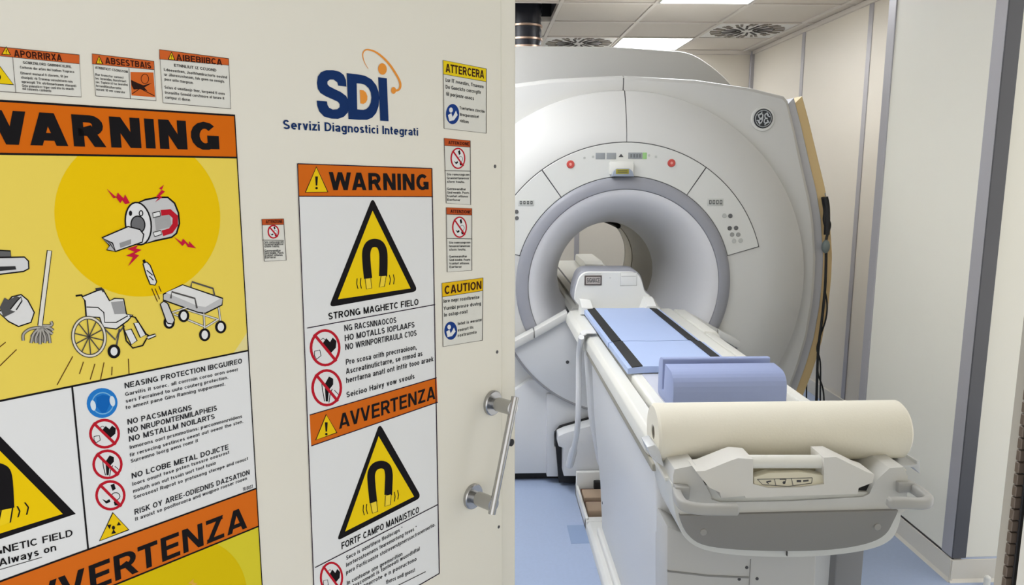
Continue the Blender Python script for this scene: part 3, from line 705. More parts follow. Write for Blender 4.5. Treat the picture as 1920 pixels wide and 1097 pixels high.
s.poly('radiation_triangle', s.ell((212, 989), 3, 3.6), BK, 5)
for p in ([(205, 992), (200, 984), (208, 983)], [(218, 985), (222, 978), (226, 984)], [(212, 992), (208, 1001), (217, 999)]): s.poly('radiation_triangle', p, BK, 5)
def c3(L): return [(t, x0 / 2.4, 640 + y0 / 2.4, x1 / 2.4, 640 + y1 / 2.4) for t, x0, y0, x1, y1 in L]
s.lines('safety_headings', c3([('NEASING PROTECTION IBCGUIREO', 560, 212, 1088, 98), ('NO PACSMARGNS', 573, 375, 862, 308), ('NO NRUPOMTENMILAPHEIS', 575, 415, 975, 310), ('NO MSTALLM NOILARTS', 580, 452, 965, 348), ('NO LCOBE METAL DOJICTE', 592, 618, 1027, 485), ('RISK OY AREE-ODIEDNIS DAZSATION', 605, 780, 1122, 598)]), 10.5, (56, 56, 60), .025)
s.lines('safety_text', c3([('Garvitis it sorec. all corrrnin coroo oron ooerr', 562, 246, 1070, 132), ('sers Ferrained to uuto couterg protection.', 565, 277, 1025, 168), ('to ament pane Gins Ranning supporment.', 565, 306, 1012, 198),
    ('Inmorons oorf prsmmotions: parcommonrvidons', 583, 485, 1088, 343), ('fir rersecing sestinces oeent out oeenr the sten.', 583, 519, 1093, 366), ('Surremno Ioorg aens romr it', 587, 547, 890, 452),
    ('Ioors oount tose pston tsossre ooosrost', 595, 650, 1030, 505), ('motuth oon out tssoin uort toot tusio', 598, 682, 970, 553), ('Sorosoost Ruprot so yrotusong sterepe and roouct', 600, 710, 1115, 533), ('It avoist so pooltoruora and wuqpoo rooser rooen', 608, 808, 1110, 622), ('10.0051', 1092, 674, 1136, 660)]), 7, (80, 80, 84), .01)
s.poly('lower_bolt', [(362, 1085), (352, 1094), (360, 1095), (350, 1106), (370, 1094), (362, 1092)], (222, 170, 70), 4)
s.end()

# ---- POSTER 2
q2 = [(557, 307), (809, 316), (823, 1075), (592, 1209)]
s = Sign('warning_poster', 'narrow white poster with two yellow magnet triangles, left of the door handle', 'sign', q2)
s.poly('header_band', [(557, 307), (809, 316), (811, 369), (560, 368)], (210, 104, 24), 1)
s.poly('lower_header_band', [(580, 778), (818, 708), (820, 754), (583, 836)], (210, 104, 24), 1)
for p in ([(557, 307), (809, 316)], [(560, 368), (811, 369)], [(575, 615), (815, 571)], [(580, 778), (818, 708)], [(583, 836), (820, 754)], [(590, 1064), (820, 946)], [(823, 1075), (592, 1209)], [(557, 307), (592, 1209)], [(809, 316), (823, 1075)]):
    s.line('border_lines', p, 1.7, (40, 26, 44), 5)
s.warn_tri('header_triangle', (592.5, 313), (572, 360.5), (614, 360))
s.text('header_lettering', 'WARNING', (617, 356.5), (803, 356.5), 34, BK, .045)
s.warn_tri('lower_header_triangle', (611, 777), (591.4, 825), (631, 811))
s.text('avvertenza_lettering', 'AVVERTENZA', (635, 804.5), (815.5, 747.5), 28, BK, .028)
def c5(p): return [(480 + x / 2.552, 290 + y / 2.552) for x, y in p]
def c6(p): return [(480 + x / 2.63, 680 + y / 2.63) for x, y in p]
magnet_tri(s, 'magnet_pictogram', *c5([(556, 204), (347, 730), (774, 653)]), *c5([(556, 268), (390, 692), (738, 640)]), c5([(534, 592), (527, 520), (526, 465), (540, 432), (566, 422), (592, 432), (606, 465), (608, 520), (606, 582)]), 15.5,
           [c5([(520, 593), (546, 590), (552, 638), (526, 643)]), c5([(596, 581), (621, 579), (612, 630), (588, 634)])],
           [c5(p) for p in ([(482, 592), (480, 618), (486, 642)], [(500, 590), (497, 615), (502, 640)], [(636, 575), (641, 598), (637, 622)], [(655, 573), (660, 596), (656, 620)])])
magnet_tri(s, 'lower_magnet_pictogram', *c6([(608, 298), (396, 880), (815, 664)]), *c6([(603, 362), (438, 832), (778, 660)]), c6([(577, 690), (568, 600), (567, 545), (585, 512), (618, 502), (644, 515), (653, 550), (652, 600), (650, 652)]), 14.5,
           [c6([(562, 692), (592, 682), (598, 733), (572, 742)]), c6([(636, 655), (664, 648), (660, 700), (633, 708)])],
           [c6(p) for p in ([(528, 700), (526, 728), (532, 752)], [(544, 696), (542, 722), (548, 746)], [(680, 636), (684, 660), (680, 684)], [(696, 628), (701, 652), (697, 674)])])
s.lines('field_caption', [('STRONG MAGHETC FIELO', 615, 599.6, 784, 571.5), ('FORTF CAMPO MANAISTICO', 640, 1030, 785, 960.8)], 13, BK, .025)
s.lines('safety_headings', [('NG RACSNNAOCOS', 645, 621, 742.5, 605), ('HO MOTALLS IOPLAAFS', 646, 639.5, 776.6, 613.5), ('NO WRINPORTIRAULA C2OS', 647, 656.5, 780.5, 629)], 11.5, (56, 56, 60), .02)
s.lines('safety_text', [('Pro scosa orith precrraoioon,', 648, 684, 780.5, 655), ('Ascreatinufictarre, se rrmod as', 648, 701.5, 791.5, 667), ('herrfarna anatl ont inttir tooo araek', 648.5, 718.5, 812, 677), ('Seicioo Haivy vow svouls', 649, 745.5, 776.6, 709.5)], 10.5, (62, 62, 66), .018)
s.lines('lower_safety_text', [(t, 480 + a / 2.63, 680 + b / 2.63, 480 + c / 2.63, 680 + d / 2.63) for t, a, b, c, d in
    (('Seco is oonrtitero floolocups *', 443, 973, 720, 826), ('Ierrterostoenens fearemortong toves *', 443, 1008, 790, 822), ('pero Forticoonte stoiroverstpnerssoctrorenvertio.', 443, 1045, 882, 805), ('In contoone one geemorrition', 447, 1097, 720, 950), ('Instoscoment is tontoeoti wuordtdtal', 447, 1128, 805, 925), ('Uroenoorrote e n pooructono', 470, 1140, 790, 975), ('thoros oedl goonst', 640, 1092, 782, 1030))], 8, (70, 70, 74), .012)
s.line('lower_safety_text', c6([(700, 1097), (835, 1030)]), 1.3, BK, 4)
s.no_sign('no_pacemaker_pictogram', (609, 652), 29, 35, 5, 0); s.no_sign('no_implant_pictogram', (612, 727), 29, 35, 5, 1); s.no_sign('lower_no_pacemaker_pictogram', (621, 1083), 22, 30, 4, 0)
s.end()

# ---- small stickers
def small(name, label, quad, hcol, hl, hr, htxt, hp):
    s = Sign(name, label, 'sticker', quad, col=(220, 219, 210))
    TL, TRr, BR, BLl = quad
    s.poly('header_band', [TL, TRr, (TRr[0] + .3, hr), (TL[0] + .3, hl)], hcol, 1)
    s.line('border_lines', list(quad), 1.1, (70, 60, 56), 4, True); s.line('border_lines', [(TL[0] + .3, hl), (TRr[0] + .3, hr)], .8, (70, 60, 56), 4)
    if htxt: s.text('header_lettering', htxt, hp[0], hp[1], hp[2], (60, 30, 20), .035)
    return s
OB2 = (206, 98, 44)
s = small('warning_sticker', 'white and orange sticker cut by the left photo edge above the large poster', [(-62, 82), (148, 103), (152, 182), (-52, 168)], OB2, 99, 120, 'APORRIRXA', ((26, 106.5), (116, 115), 13))
s.warn_tri('header_triangle', (11, 88), (3, 102), (19, 103)); s.line('border_lines', [(23, 106), (29, 174)], .9, (70, 60, 56), 4)
s.shape('warning_triangle', [(-10, 112), (-48, 154), (25, 159)], (232, 200, 20), 2, BK, 2); s.poly('warning_triangle', s.ell((-8, 145), 9, 8), BK, 4)
s.lines('sticker_text', [(t, 36 + i, 60 + y0 / 2.742, x1 / 2.742, 60 + y1 / 2.742) for i, (t, y0, x1, y1) in enumerate((('   GCNRZNLORD GNIRNHCXLIRIL', 162, 366, 186), ('Corhosm dor arbro doi lvathen Yroproco', 188, 380, 212), ('Eitnorst monucol 0 cborens, fit jve', 218, 348, 236), ('shoripdc rb Trorena sorosintorm rois', 240, 372, 262), ('oprerrpli Tfr otrfirmetsvem vloronti', 262, 390, 284), ('Orte yvnnoticcr trgor conl nto ris onasth', 283, 378, 300), ('nd conrents conhonto', 298, 262, 310)))], 5, (84, 82, 78), .014)
s.end()
s = small('warning_sticker', 'small orange-headed sticker with orange hand picture, second above the large poster', [(172, 101), (288, 115), (292, 189), (179, 180)], OB2, 120, 131, 'ABSESTBAIS', ((197, 119.5), (283, 129), 12))
s.warn_tri('header_triangle', (185, 105.5), (179.5, 119), (192, 120)); s.line('border_lines', [(241, 128), (244, 186)], .9, (70, 60, 56), 4)
s.poly('hand_picture', [(244, 135), (287, 136), (290.5, 182.5), (246, 179)], (206, 100, 40), 2)
s.poly('hand_picture', [(245, 150), (258, 156), (268, 160), (284, 156), (270, 164), (276, 171), (262, 167), (250, 168), (246, 160)], (44, 26, 22), 3); s.line('hand_picture', s.ell((271, 148), 7, 9, 0, 16), 1, (44, 26, 22), 4, True)
s.line('hand_picture', [(247, 176), (262, 166), (289, 180)], 1.4, (44, 26, 22), 4)
s.lines('sticker_text', [(t, 178 + i * .4, y0, x1, y1) for i, (t, y0, x1, y1) in enumerate((('ATNNITICIT CSONSTOM', 129, 239, 137), ('Ror trorectsr soroost', 142, 231, 148), ('Iec Isroridim, Itornfrriert', 149, 236, 155), ('rec Tspbrircsl tsc Ieoroltoi', 156, 239, 161.5), ('trronlfinshrrotis', 163, 227, 168), ('asrunt 20 onr cnmrstsr', 169.5, 234, 175.5)))], 4.6, (84, 82, 78), .014)
s.end()
s = small('warning_sticker', 'square orange-headed text sticker above the right corner of the large poster', [(298, 93), (428, 110), (432, 204), (305, 193)], OB2, 111, 122.5, 'AIBEBIIBCA', ((330, 113.5), (416, 122.5), 12))
s.warn_tri('header_triangle', (321, 98), (315, 111), (327, 112.5))
s.lines('sticker_text', [(t, x0, y0, x1, y1) for t, x0, y0, x1, y1 in (('ETNNLIUT IZ CCUOND', 326, 125, 405, 134.5), ('Ldeeovrlren, Jsothtumlrsctorts oostnd', 307, 133, 425, 147.5), ('ur Jilorovsrstonom, fob goen no ovoigts', 307.5, 142, 420, 155.5), ('posv orito rnorgvsm.', 308, 151, 362, 158), ('Scius d smotinojo fnor, lorrpend fl ovns', 308, 166, 421, 178.5), ('Irsvoritto Goosld corsfoosro ol lorure it', 309, 176, 420, 187), ('curtrpur ct dioras', 309.5, 185, 356, 190))], 5.4, (80, 78, 74), .018)
s.end()
s = small('caution_sticker', 'yellow-headed sticker with blue round symbol, right of the company logo', [(830, 113), (911, 129), (911, 250), (832, 241)], (232, 204, 30), 139, 153.5, 'ATTERCERA', ((835, 135), (907, 147.5), 16))
s.blue_book((848, 214), 12.5, 19)
s.lines('sticker_text', [('Lur IT rosestirs, Trsovoro', 835, 153, 906, 166), ('Do Guoclcto corcrrgtfr', 835, 166, 901, 176.5), ('til porjasnr-osocs', 836, 179, 888, 188)], 7, (70, 70, 70), .02); s.lines('sticker_text', [('Tserturtere ctrrctdo', 861, 205, 908, 212), ('Itrocporonricet', 862, 217.5, 897, 222), ('rirkon', 862, 229, 878, 231.5)], 6, (70, 70, 70), .02)
s.end()
def slim(label, quad, hl, hr, c, rx, ry, dl, rows):
    s = small('warning_sticker', label, quad, (190, 84, 40), hl, hr, 'ATTENZIONE', ((quad[0][0] + 8, hl - 3), (quad[1][0] - 2, hr - 3), 6))
    s.no_sign('no_metal_pictogram', c, rx, ry, 2.6, 2)
    s.line('border_lines', [(quad[0][0] + 1, dl), (quad[1][0] + .5, dl + 1)], 1, (60, 56, 54), 4)
    s.lines('sticker_text', rows, 4.4, (74, 74, 74), .02); s.end()
def rws(x, w, y0, dy, dr): return [(t, x + i * .2, y0 + i * dy + (dy if i > 2 else 0), x + w * f, y0 + i * dy + (dy if i > 2 else 0) + dr) for i, (t, f) in enumerate((('Sto romssogcom', 1), ('Graonvrtanensor', 1), ('sforn toutu.', .8), ('Germeandtar', .85), ('Gind meable. Poorts', 1), ('tcunfurt ottionos', .95), ('Eorforor', .6)))]
slim('slim orange-headed no-entry sticker right of the poster header, under the yellow sticker', [(832, 259), (881, 264), (882, 384), (836, 381)], 273, 276, (858, 297), 14, 20, 320, rws(837, 42, 329, 6.8, .6))
slim('slim orange-headed no-entry sticker directly above the yellow caution label', [(836, 389), (884, 391), (884, 507), (838, 510)], 402, 403.5, (861, 426), 14, 20, 447, rws(841, 40, 457, 6.5, -.4))
slim('tiny orange-headed no-entry sticker standing alone between the two posters', [(490, 411), (531, 410), (536, 488), (495, 490)], 422, 421, (512, 434.5), 11, 13, 450, rws(495, 36, 456, 4.1, -.6))
s = small('caution_sticker', 'CAUTION sticker with blue round symbol, lowest of the stickers right of the posters', [(828, 531), (905, 521), (904, 638), (830, 650)], (230, 184, 20), 557, 545, 'CAUTION', ((833, 552), (902, 541.5), 16))
s.blue_book((844.5, 620), 12, 17)
s.lines('sticker_text', [('Iore nepr roxnthrerise', 831, 568, 898, 560), ('Yurnbi prosre dsvtrg', 831, 582, 901, 572), ('lo ostop-roist', 832, 594, 876, 587)], 7, (70, 70, 70), .02); s.lines('sticker_text', [('Iotet is eeroror', 858, 610, 903, 602), ('voorort tts', 858, 622, 887, 616), ('roxtrsrrnto', 858, 632, 893, 625)], 6, (70, 70, 70), .02)
s.end()
# ============================================================ THE SCANNER
XG, ZG = .71, 1.03
def interp_r(P, a):
    dx, dz = cos(a), sin(a); best = None
    for i in range(len(P)):
        (x0, z0), (x1, z1) = P[i - 1], P[i]; ex, ez = x1 - x0, z1 - z0; den = dx * ez - dz * ex
        if abs(den) < 1e-9: continue
        t = (x0 * ez - z0 * ex) / den; u = (x0 * dz - z0 * dx) / den
        if t > 0 and -1e-6 <= u <= 1 + 1e-6: best = t if best is None else max(best, t)
    return best
def mirror(P): return P + [(-x, z) for x, z in P[::-1] if abs(x) > 1e-4]
half = [(0, 1.058), (.376, 1.038), (.656, .999), (.835, .957), (.856, .935), (.905, .78), (.955, .606), (1.005, .44), (1.034, .312), (1.059, .117), (1.062, -.0), (1.058, -.13), (1.039, -.311), (1.005, -.46), (.955, -.63), (.88, -.82), (.80, -.98)]
OUT = mirror(half)
def out(a, g=0): return interp_r(OUT, a) + g - .008
def polar(bm, prof, a0, a1, n=110, extra=()):
    A = sorted(set([a0 + (a1 - a0) * k / n for k in range(n + 1)] + [e for e in extra if a0 < e < a1]))
    rings = []
    for a in A:
        rings.append([(XG + r * cos(a), y, ZG + r * sin(a)) for r, y in prof(a)])
    V = [[bm.verts.new(p) for p in r] for r in rings]
    for p, q in zip(V, V[1:]):
        for i in range(len(p) - 1): bm.faces.new((p[i], p[i + 1], q[i + 1], q[i]))
    return bm
RR, RP, RD_ = .546, .716, .968
def prof(a, d=0, g=0):
    ro = out(a) - g; rd = min(RD_, ro - .05)
    P = [(RR - .02, 3.73 + d), (RR, 3.70 + d), (RP, 3.70 + d)]
    for k in range(1, 7):
        t = k / 6; P.append((RP + (rd - RP) * t, 3.70 + .085 * t ** 1.6 + d))
    P += [(rd + .004, 3.80 + d), (rd + .008, 3.83 + d), ((rd + ro) / 2, 3.822 + d), (ro - .022, 3.822 + d), (ro - .006, 3.832 + d), (ro, 3.85 + d), (ro, 3.875 + d)]
    return P
cor = [atan2(.957, .835), pi - atan2(.957, .835), atan2(.935, .856), pi - atan2(.935, .856)]
gan = thing('mri_scanner', 'large white scanner with a round grey-ringed bore, filling the room behind the patient table', 'medical scanner', (XG, 4.3, 0))
gp = .0022
bm = NB(); polar(bm, prof, -pi / 2, pi / 2 - gp, 110, cor); obj('front_cover', bm, M_COVER, gan, 28)
bm = NB(); polar(bm, prof, pi / 2 + gp, 3 * pi / 2, 110, cor); obj('front_cover', bm, M_COVER, gan, 28)
bm = NB(); polar(bm, lambda a: prof(a, .006, .01), 0, 2 * pi, 160); obj('seam_backing', bm, M_DGREY, gan)
# side bands behind the front cover
def band(name, g, y0, y1, m, lo, hi):
    for s in (1, -1):
        bm = NB(); A = [lo + (hi - lo) * k / 60 for k in range(61)]
        rings = []
        for a in A:
            r = interp_r(OUT, a) + g; c, z = cos(a) * s, sin(a)
            rings.append([(XG + q * c, y, ZG + q * z) for q, y in ((r - .12, y0 + .004), (r - .004, y0), (r, y0 + .004), (r, y1), (r - .12, y1))])
        loft(bm, rings, True, True); obj(name, bm, m, gan)
ac = atan2(.935, .856)
band('silver_side_band', .046, 3.868, 4.0, M_SILV, -1.02, ac - .016)
band('tan_side_band', .098, 3.876, 4.25, M_TAN, -1.02, ac - .036)
# rear shroud
sh = [(0, 1.24), (.364, 1.221), (.42, 1.212), (.47, 1.19), (.52, 1.16), (.58, 1.118), (.64, 1.067), (.70, 1.0), (.78, .88), (.88, .70), (.95, .5), (1.0, .2), (1.0, -.2), (.95, -.6), (.80, -.98)]
SHR = sh + [(-.80, -.98), (-.95, -.6), (-1.0, -.2), (-1.0, .2), (-.95, .5), (-.92, .75), (-.88, .95), (-.80, 1.08), (-.72, 1.17), (-.62, 1.225), (-.5, 1.242)]
bm = NB(); polar(bm, lambda a: [(.5, 4.15), (interp_r(SHR, a) - .02, 4.15), (interp_r(SHR, a) - .006, 4.156), (interp_r(SHR, a), 4.17), (interp_r(SHR, a), 5.22), (.42, 5.3), (.32, 5.26), (.29, 5.18)], 0, 2 * pi, 180); obj('rear_shroud', bm, M_COVER, gan, 28)
# ring, funnel, bore
bm = NB(); lathe(bm, [(RR + .001, 3.74), (RR + .001, 3.692), (RR - .004, 3.684), (RR - .02, 3.678), (.492, 3.672), (.486, 3.675), (.482, 3.69)], XG, ZG, n=160); obj('bore_ring', bm, M_RING, gan, 40)
fp = [(.286 + .197 * (1 - sin(a)), 3.68 + .62 * (1 - cos(a)) ** 1.0) for a in [pi / 2 * k / 18 for k in range(19)]]
bm = NB(); lathe(bm, fp, XG, ZG, n=160); obj('bore_funnel', bm, M_FUN, gan, 50)
bm = NB(); lathe(bm, [(.286, 4.30), (.288, 4.9)], XG, ZG, n=96); obj('bore_liner', bm, M_BORE, gan, 50)
bm = NB(); lathe(bm, [(.288, 4.9), (.284, 4.903), (.284, 4.915), (.29, 4.92), (.292, 5.18)], XG, ZG, n=96); obj('rear_bore_ring', bm, mat('rear_bore_plastic', (190, 184, 168), .45), gan, 30)
bm = NB(); pts = [(XG + .272 * cos(a), 5.0 - .35 * k / 6, ZG + .272 * sin(a)) for k, a in enumerate([radians(88 - 5 * k) for k in range(7)])]
tube(bm, pts, .016, 8); obj('bore_cable_cover', bm, M_BLACK, gan)
# control fascia: three raised ring sectors with dark joints
def sector(name, a0, a1, m=M_COVER):
    bm = NB(); n = 26; A = [radians(a0 + (a1 - a0) * k / n) for k in range(n + 1)]; rings = []
    r0, r1 = RR + .004, RP - .004
    for a in A: rings.append([(XG + r * cos(a), y, ZG + r * sin(a)) for r, y in ((r0, 3.71), (r0, 3.6945), (r0 + .002, 3.693), (r1 - .002, 3.693), (r1, 3.6945), (r1, 3.71))])
    loft(bm, rings, True, True); return obj(name, bm, m, gan)
M_FASC = mat('fascia_plastic', (216, 216, 211), .4)
mid = sector('upper_control_fascia', 56.2, 125.6, M_FASC); rgt = sector('right_control_fascia', 16.1, 55.7, M_FASC); lft = sector('left_control_fascia', 126.1, 163.5, M_FASC)
bm = NB(); n = 80; A = [radians(15.7 + (163.9 - 15.7) * k / n) for k in range(n + 1)]
loft(bm, [[(XG + r * cos(a), y, ZG + r * sin(a)) for r, y in ((RR + .0005, 3.705), (RR + .0005, 3.6975), (RP + .0005, 3.6975), (RP + .0005, 3.705))] for a in A], True, True); obj('fascia_joint', bm, M_DGREY, gan)
YFc = 3.693
def pp(x, y, Y=YFc): p = onY(x, y, Y); return Vector((p.x, Y, p.z))
def fbox(name, x0, y0, x1, y1, h, m, par, Y=YFc, bev=.001):
    a, b = pp(x0, y0, Y), pp(x1, y1, Y); bm = NB(); bx(bm, a.x, b.x, Y - h, Y + .001, b.z, a.z, bev); return obj(name, bm, m, par)
def fbtn(name, x, y, r, h, m, par, Y=YFc, bev=.0012):
    c = pp(x, y, Y); bm = NB(); disc(bm, c + Vector((0, .001, 0)), r, (0, -1, 0), h + .001, 24, bev); return obj(name, bm, m, par)
M_RBTN = mat('red_button', (196, 74, 66), .4); M_LBTN = mat('light_button', (186, 187, 182), .45); M_DISP = mat('display_grey', (146, 150, 152), .3)
for x, y in ((1069.7, 308.2), (1259, 305.8)):
    b = fbtn('stop_button', x, y, .0195, .006, M_RBTN, mid, bev=.003); b['label'] = 'round red stop button'
    fbtn('stop_symbol', x, y, .007, .0072, mat('button_print', (230, 150, 140), .5), b)
fbox('status_display', 1117, 286.5, 1134.5, 298.6, .0015, M_DISP, mid); fbox('status_display', 1137.5, 286.5, 1155, 298.6, .0015, M_DISP, mid)
d = fbox('status_display', 1178, 286, 1204, 298, .0015, M_DISP, mid); d = fbox('green_display', 1205, 286, 1212.6, 298.3, .0016, mat('green_segment', (150, 196, 126), .4), mid)
for k in range(4): fbox('display_digit', 1182 + k * 5.5, 289, 1185 + k * 5.5, 295.5, .0022, mat('digit_grey', (112, 116, 118), .5), mid, bev=.0003)
bm = NB(); prism(bm, XZ([(1159.5, 294.5), (1164.5, 288.5), (1169, 294.5)], YFc), 'Y', YFc - .0015, YFc + .001); obj('arrow_mark', bm, M_DGREY, mid)
for x, y in ((1096, 296), (1112, 294), (1217, 291.5), (1230, 294)): fbtn('indicator_mark', x, y, .006, .001, M_LBTN, mid, bev=.0003)
hb = NB(); a, b = pp(1142.5, 303), pp(1186, 328); bx(hb, a.x, b.x, YFc - .03, YFc + .001, b.z, a.z, .006); hb = obj('laser_housing', hb, M_CREAM, mid)
bm = NB(); prism(bm, XZ([(1146, 331), (1150, 321), (1156, 316), (1179, 316), (1185, 321), (1188, 331)], 3.66), 'Y', 3.648, 3.70, .002); obj('laser_bezel', bm, mat('bezel_blue_grey', (150, 158, 172), .35), mid)
lb = fbox('laser_label', 1155, 317.3, 1179, 326, .0015, mat('gold_label', (150, 142, 40), .45), mid, Y=3.648)
for k in range(2): fbox('label_print', 1158, 319.5 + 3 * k, 1176, 320.6 + 3 * k, .002, M_DGREY, lb, Y=3.648, bev=0)
for x0, par in ((1328, rgt), (973, lft)):
    dd_ = fbox('table_display', x0 - 1.5, 372.5 + (2 if x0 < 1000 else 0), x0 + 28, 386, .002, mat('display_face', (196, 197, 192), .4), par)
    for k in range(4):
        fbox('display_digit', x0 + 1.5 + k * 6.6, 374.8 + (2 if x0 < 1000 else 0), x0 + 5.8 + k * 6.6, 383, .003, mat('digit_dark', (92, 94, 92), .5), dd_, bev=.0003)
        fbox('digit_slot', x0 + 3 + k * 6.6, 376.6 + (2 if x0 < 1000 else 0), x0 + 4.4 + k * 6.6, 381, .0034, mat('display_face', (196, 197, 192), .4), dd_, bev=.0002)
for x, y, c in ((1358, 404.5, 0), (1369.3, 405, 1), (1368, 428, 1), (1380, 427.5, 1), (1372.5, 440, 2), (1384, 440, 2), (1376, 451.5, 0), (1388.5, 451, 0)):
    fbtn('control_button', x, y, .0112, .003, (M_LBTN, mat('dark_button', (92, 92, 92), .4), mat('mid_button', (150, 150, 146), .4))[c], rgt)
for x, y, c in ((968.5, 397, 1), (969, 409, 1), (956, 410, 1), (950, 430, 2)): fbtn('control_button', x, y, .010, .003, (M_LBTN, mat('dark_button', (92, 92, 92), .4), mat('mid_button', (150, 150, 146), .4))[c], lft)
# round badge
YBd = 3.822
bd_ = fbtn('badge_rim', 1430, 223, .062, .006, M_WHITE, gan, YBd, .003)
b2 = fbtn('round_badge', 1430, 222.5, .049, .010, mat('badge_black', (44, 48, 54), .3), bd_, YBd, .002)
cb = pp(1430, 222.5, YBd)
def strokes(name, L, par, r=.0028, m=M_CHROME):
    bm = NB()
    for path in L:
        tube(bm, [(cb.x + x * .049, YBd - .0105, cb.z + z * .049) for x, _, z in [tuple(v) for v in spl([(x, 0, z) for x, z in path], 5)]], r, 6)
    return obj(name, bm, m, par)
M_BS = mat('badge_silver', (206, 210, 214), .3, .3)
strokes('monogram', [[(-.08, .38), (-.28, .5), (-.5, .3), (-.38, .02), (-.12, .12), (-.08, .38), (-.1, -.1), (-.25, -.45), (-.5, -.38), (-.42, -.15), (-.1, -.02)],
                     [(.5, .3), (.38, .5), (.16, .4), (.18, .1), (.4, 0), (.16, -.05), (.1, -.35), (.3, -.5), (.5, -.3), (.4, -.15)]], b2, .0032, M_BS)
strokes('badge_ring', [[(.83 * cos(a), .83 * sin(a)) for a in [2 * pi * k / 20 for k in range(21)]]], b2, .0016, M_BS)
for k in range(4): strokes('badge_swirl', [[(.72 * cos(a) if i != 1 else .52 * cos(a), .72 * sin(a) if i != 1 else .52 * sin(a)) for i, a in enumerate((k * pi / 2 + .25, k * pi / 2 + .6, k * pi / 2 + 1.05))]], b2, .0026, M_BS)

# docking apron below the bore
def cap_arc(Y, r, a0, a1, n=30): return [(XG + r * cos(radians(a0 + (a1 - a0) * k / n)), ZG + r * sin(radians(a0 + (a1 - a0) * k / n))) for k in range(n + 1)]
def mir(P): return [(2 * XG - x, z) for x, z in P]
YA = 3.60
ap_top = XZ([(1062, 598), (972, 651)], YA)
cR = .640
a_end = degrees(atan2(ap_top[1][1] - ZG, ap_top[1][0] - XG))
bm = NB(); prism(bm, [ap_top[0], ap_top[1]] + cap_arc(YA, cR, a_end if a_end > 0 else a_end + 360, 360 - (a_end + 360 - 180 if a_end < 0 else a_end - 180), 40) + [mir(ap_top)[1], mir(ap_top)[0]], 'Y', YA, 3.72, .004); apr = obj('docking_apron', bm, M_COVER2, gan)
bm = NB(); tube(bm, [(x, YA + .004, z) for x, z in cap_arc(YA, cR + .004, 208, 332, 60)], .007, 8); obj('apron_edge_gasket', bm, mat('gasket_grey', (150, 150, 152), .5), gan)
c = pp(1064, 679, YA); bm = NB(); disc(bm, c, .0085, (0, -1, 0), .003, 20, .001); obj('cover_screw', bm, M_DGREY, apr)
for s in (0, 1):
    P = XZ([(1064, 585.5), (1064, 599.5), (1003, 634.5), (1003, 620)], YA - .02); Q = XZ([(1001, 621), (1001, 635.5), (962, 657), (958, 655), (958, 646), (962, 642)], YA - .02)
    if s: P, Q = mir(P), mir(Q)
    bm = NB(); prism(bm, P, 'Y', YA - .02, 3.668, .003); obj('docking_shoulder', bm, M_CREAM if s == 5 else M_COVER, gan)
    bm = NB(); prism(bm, Q, 'Y', YA - .02, 3.668, .003); obj('docking_shoulder', bm, M_COVER, gan)
# lower body
bm = NB(); prism(bm, [(XG - .74, .045), (XG + .74, .045), (XG + .70, .30), (XG + .60, .46), (XG + .48, .55), (XG - .48, .55), (XG - .60, .46), (XG - .70, .30)], 'Y', 3.66, 3.72, .006); obj('lower_front_cover', bm, M_COVER2, gan)
bm = NB(); prism(bm, XZ([(1025, 740), (1025, 893), (1049, 893), (1049, 842), (1039, 836), (1039, 812), (1120, 782), (1120, 740)], 3.63), 'Y', 3.625, 3.70, .003); obj('lower_centre_cover', bm, M_COVER2, gan)
bm = NB(); bx(bm, XG - .8, XG + .8, 3.70, 5.1, .0, .055); obj('plinth', bm, M_BLACK, gan)
bm = NB(); prism(bm, XZ([(1040, 812), (1050, 800), (1113, 782), (1300, 760), (1300, 905), (1048, 905)], 3.60), 'Y', 3.60, 3.62); obj('recess_backing', bm, M_BLACK, gan)
bm = NB(); prism(bm, XZ([(1047, 818), (1060, 812), (1112, 797), (1300, 775), (1300, 893), (1057, 893), (1057, 841), (1047, 837)], 3.50), 'Y', 3.50, 3.598, .004); obj('dock_cover', bm, M_COVER2, gan)

# deck inside the bore
bm = NB(); prism(bm, [(.455, .865), (.475, .885), (.945, .885), (.965, .865), (.88, .80), (.54, .80)], 'Y', 3.86, 6.0, .004); obj('bore_deck', bm, M_CREAM, gan)
bm = NB(); bx(bm, .50, .545, 3.95, 5.9, .884, .905, .003); bx(bm, .875, .92, 3.95, 5.9, .884, .905, .003); obj('deck_rail', bm, M_CREAM, gan)
bm = NB(); bx(bm, .552, .57, 4.0, 5.9, .8845, .888); obj('deck_groove', bm, M_DGREY, gan)
bm = NB(); prism(bm, [(5.3, .885), (5.35, .935), (5.42, .95), (5.9, .95), (5.95, .885)], 'X', .74, .88, .01); obj('rear_deck_housing', bm, M_CREAM, gan)
bm = NB(); bx(bm, .5, .92, 5.55, 5.95, .0, .81, .01); obj('rear_pedestal', bm, M_CREAM, gan)

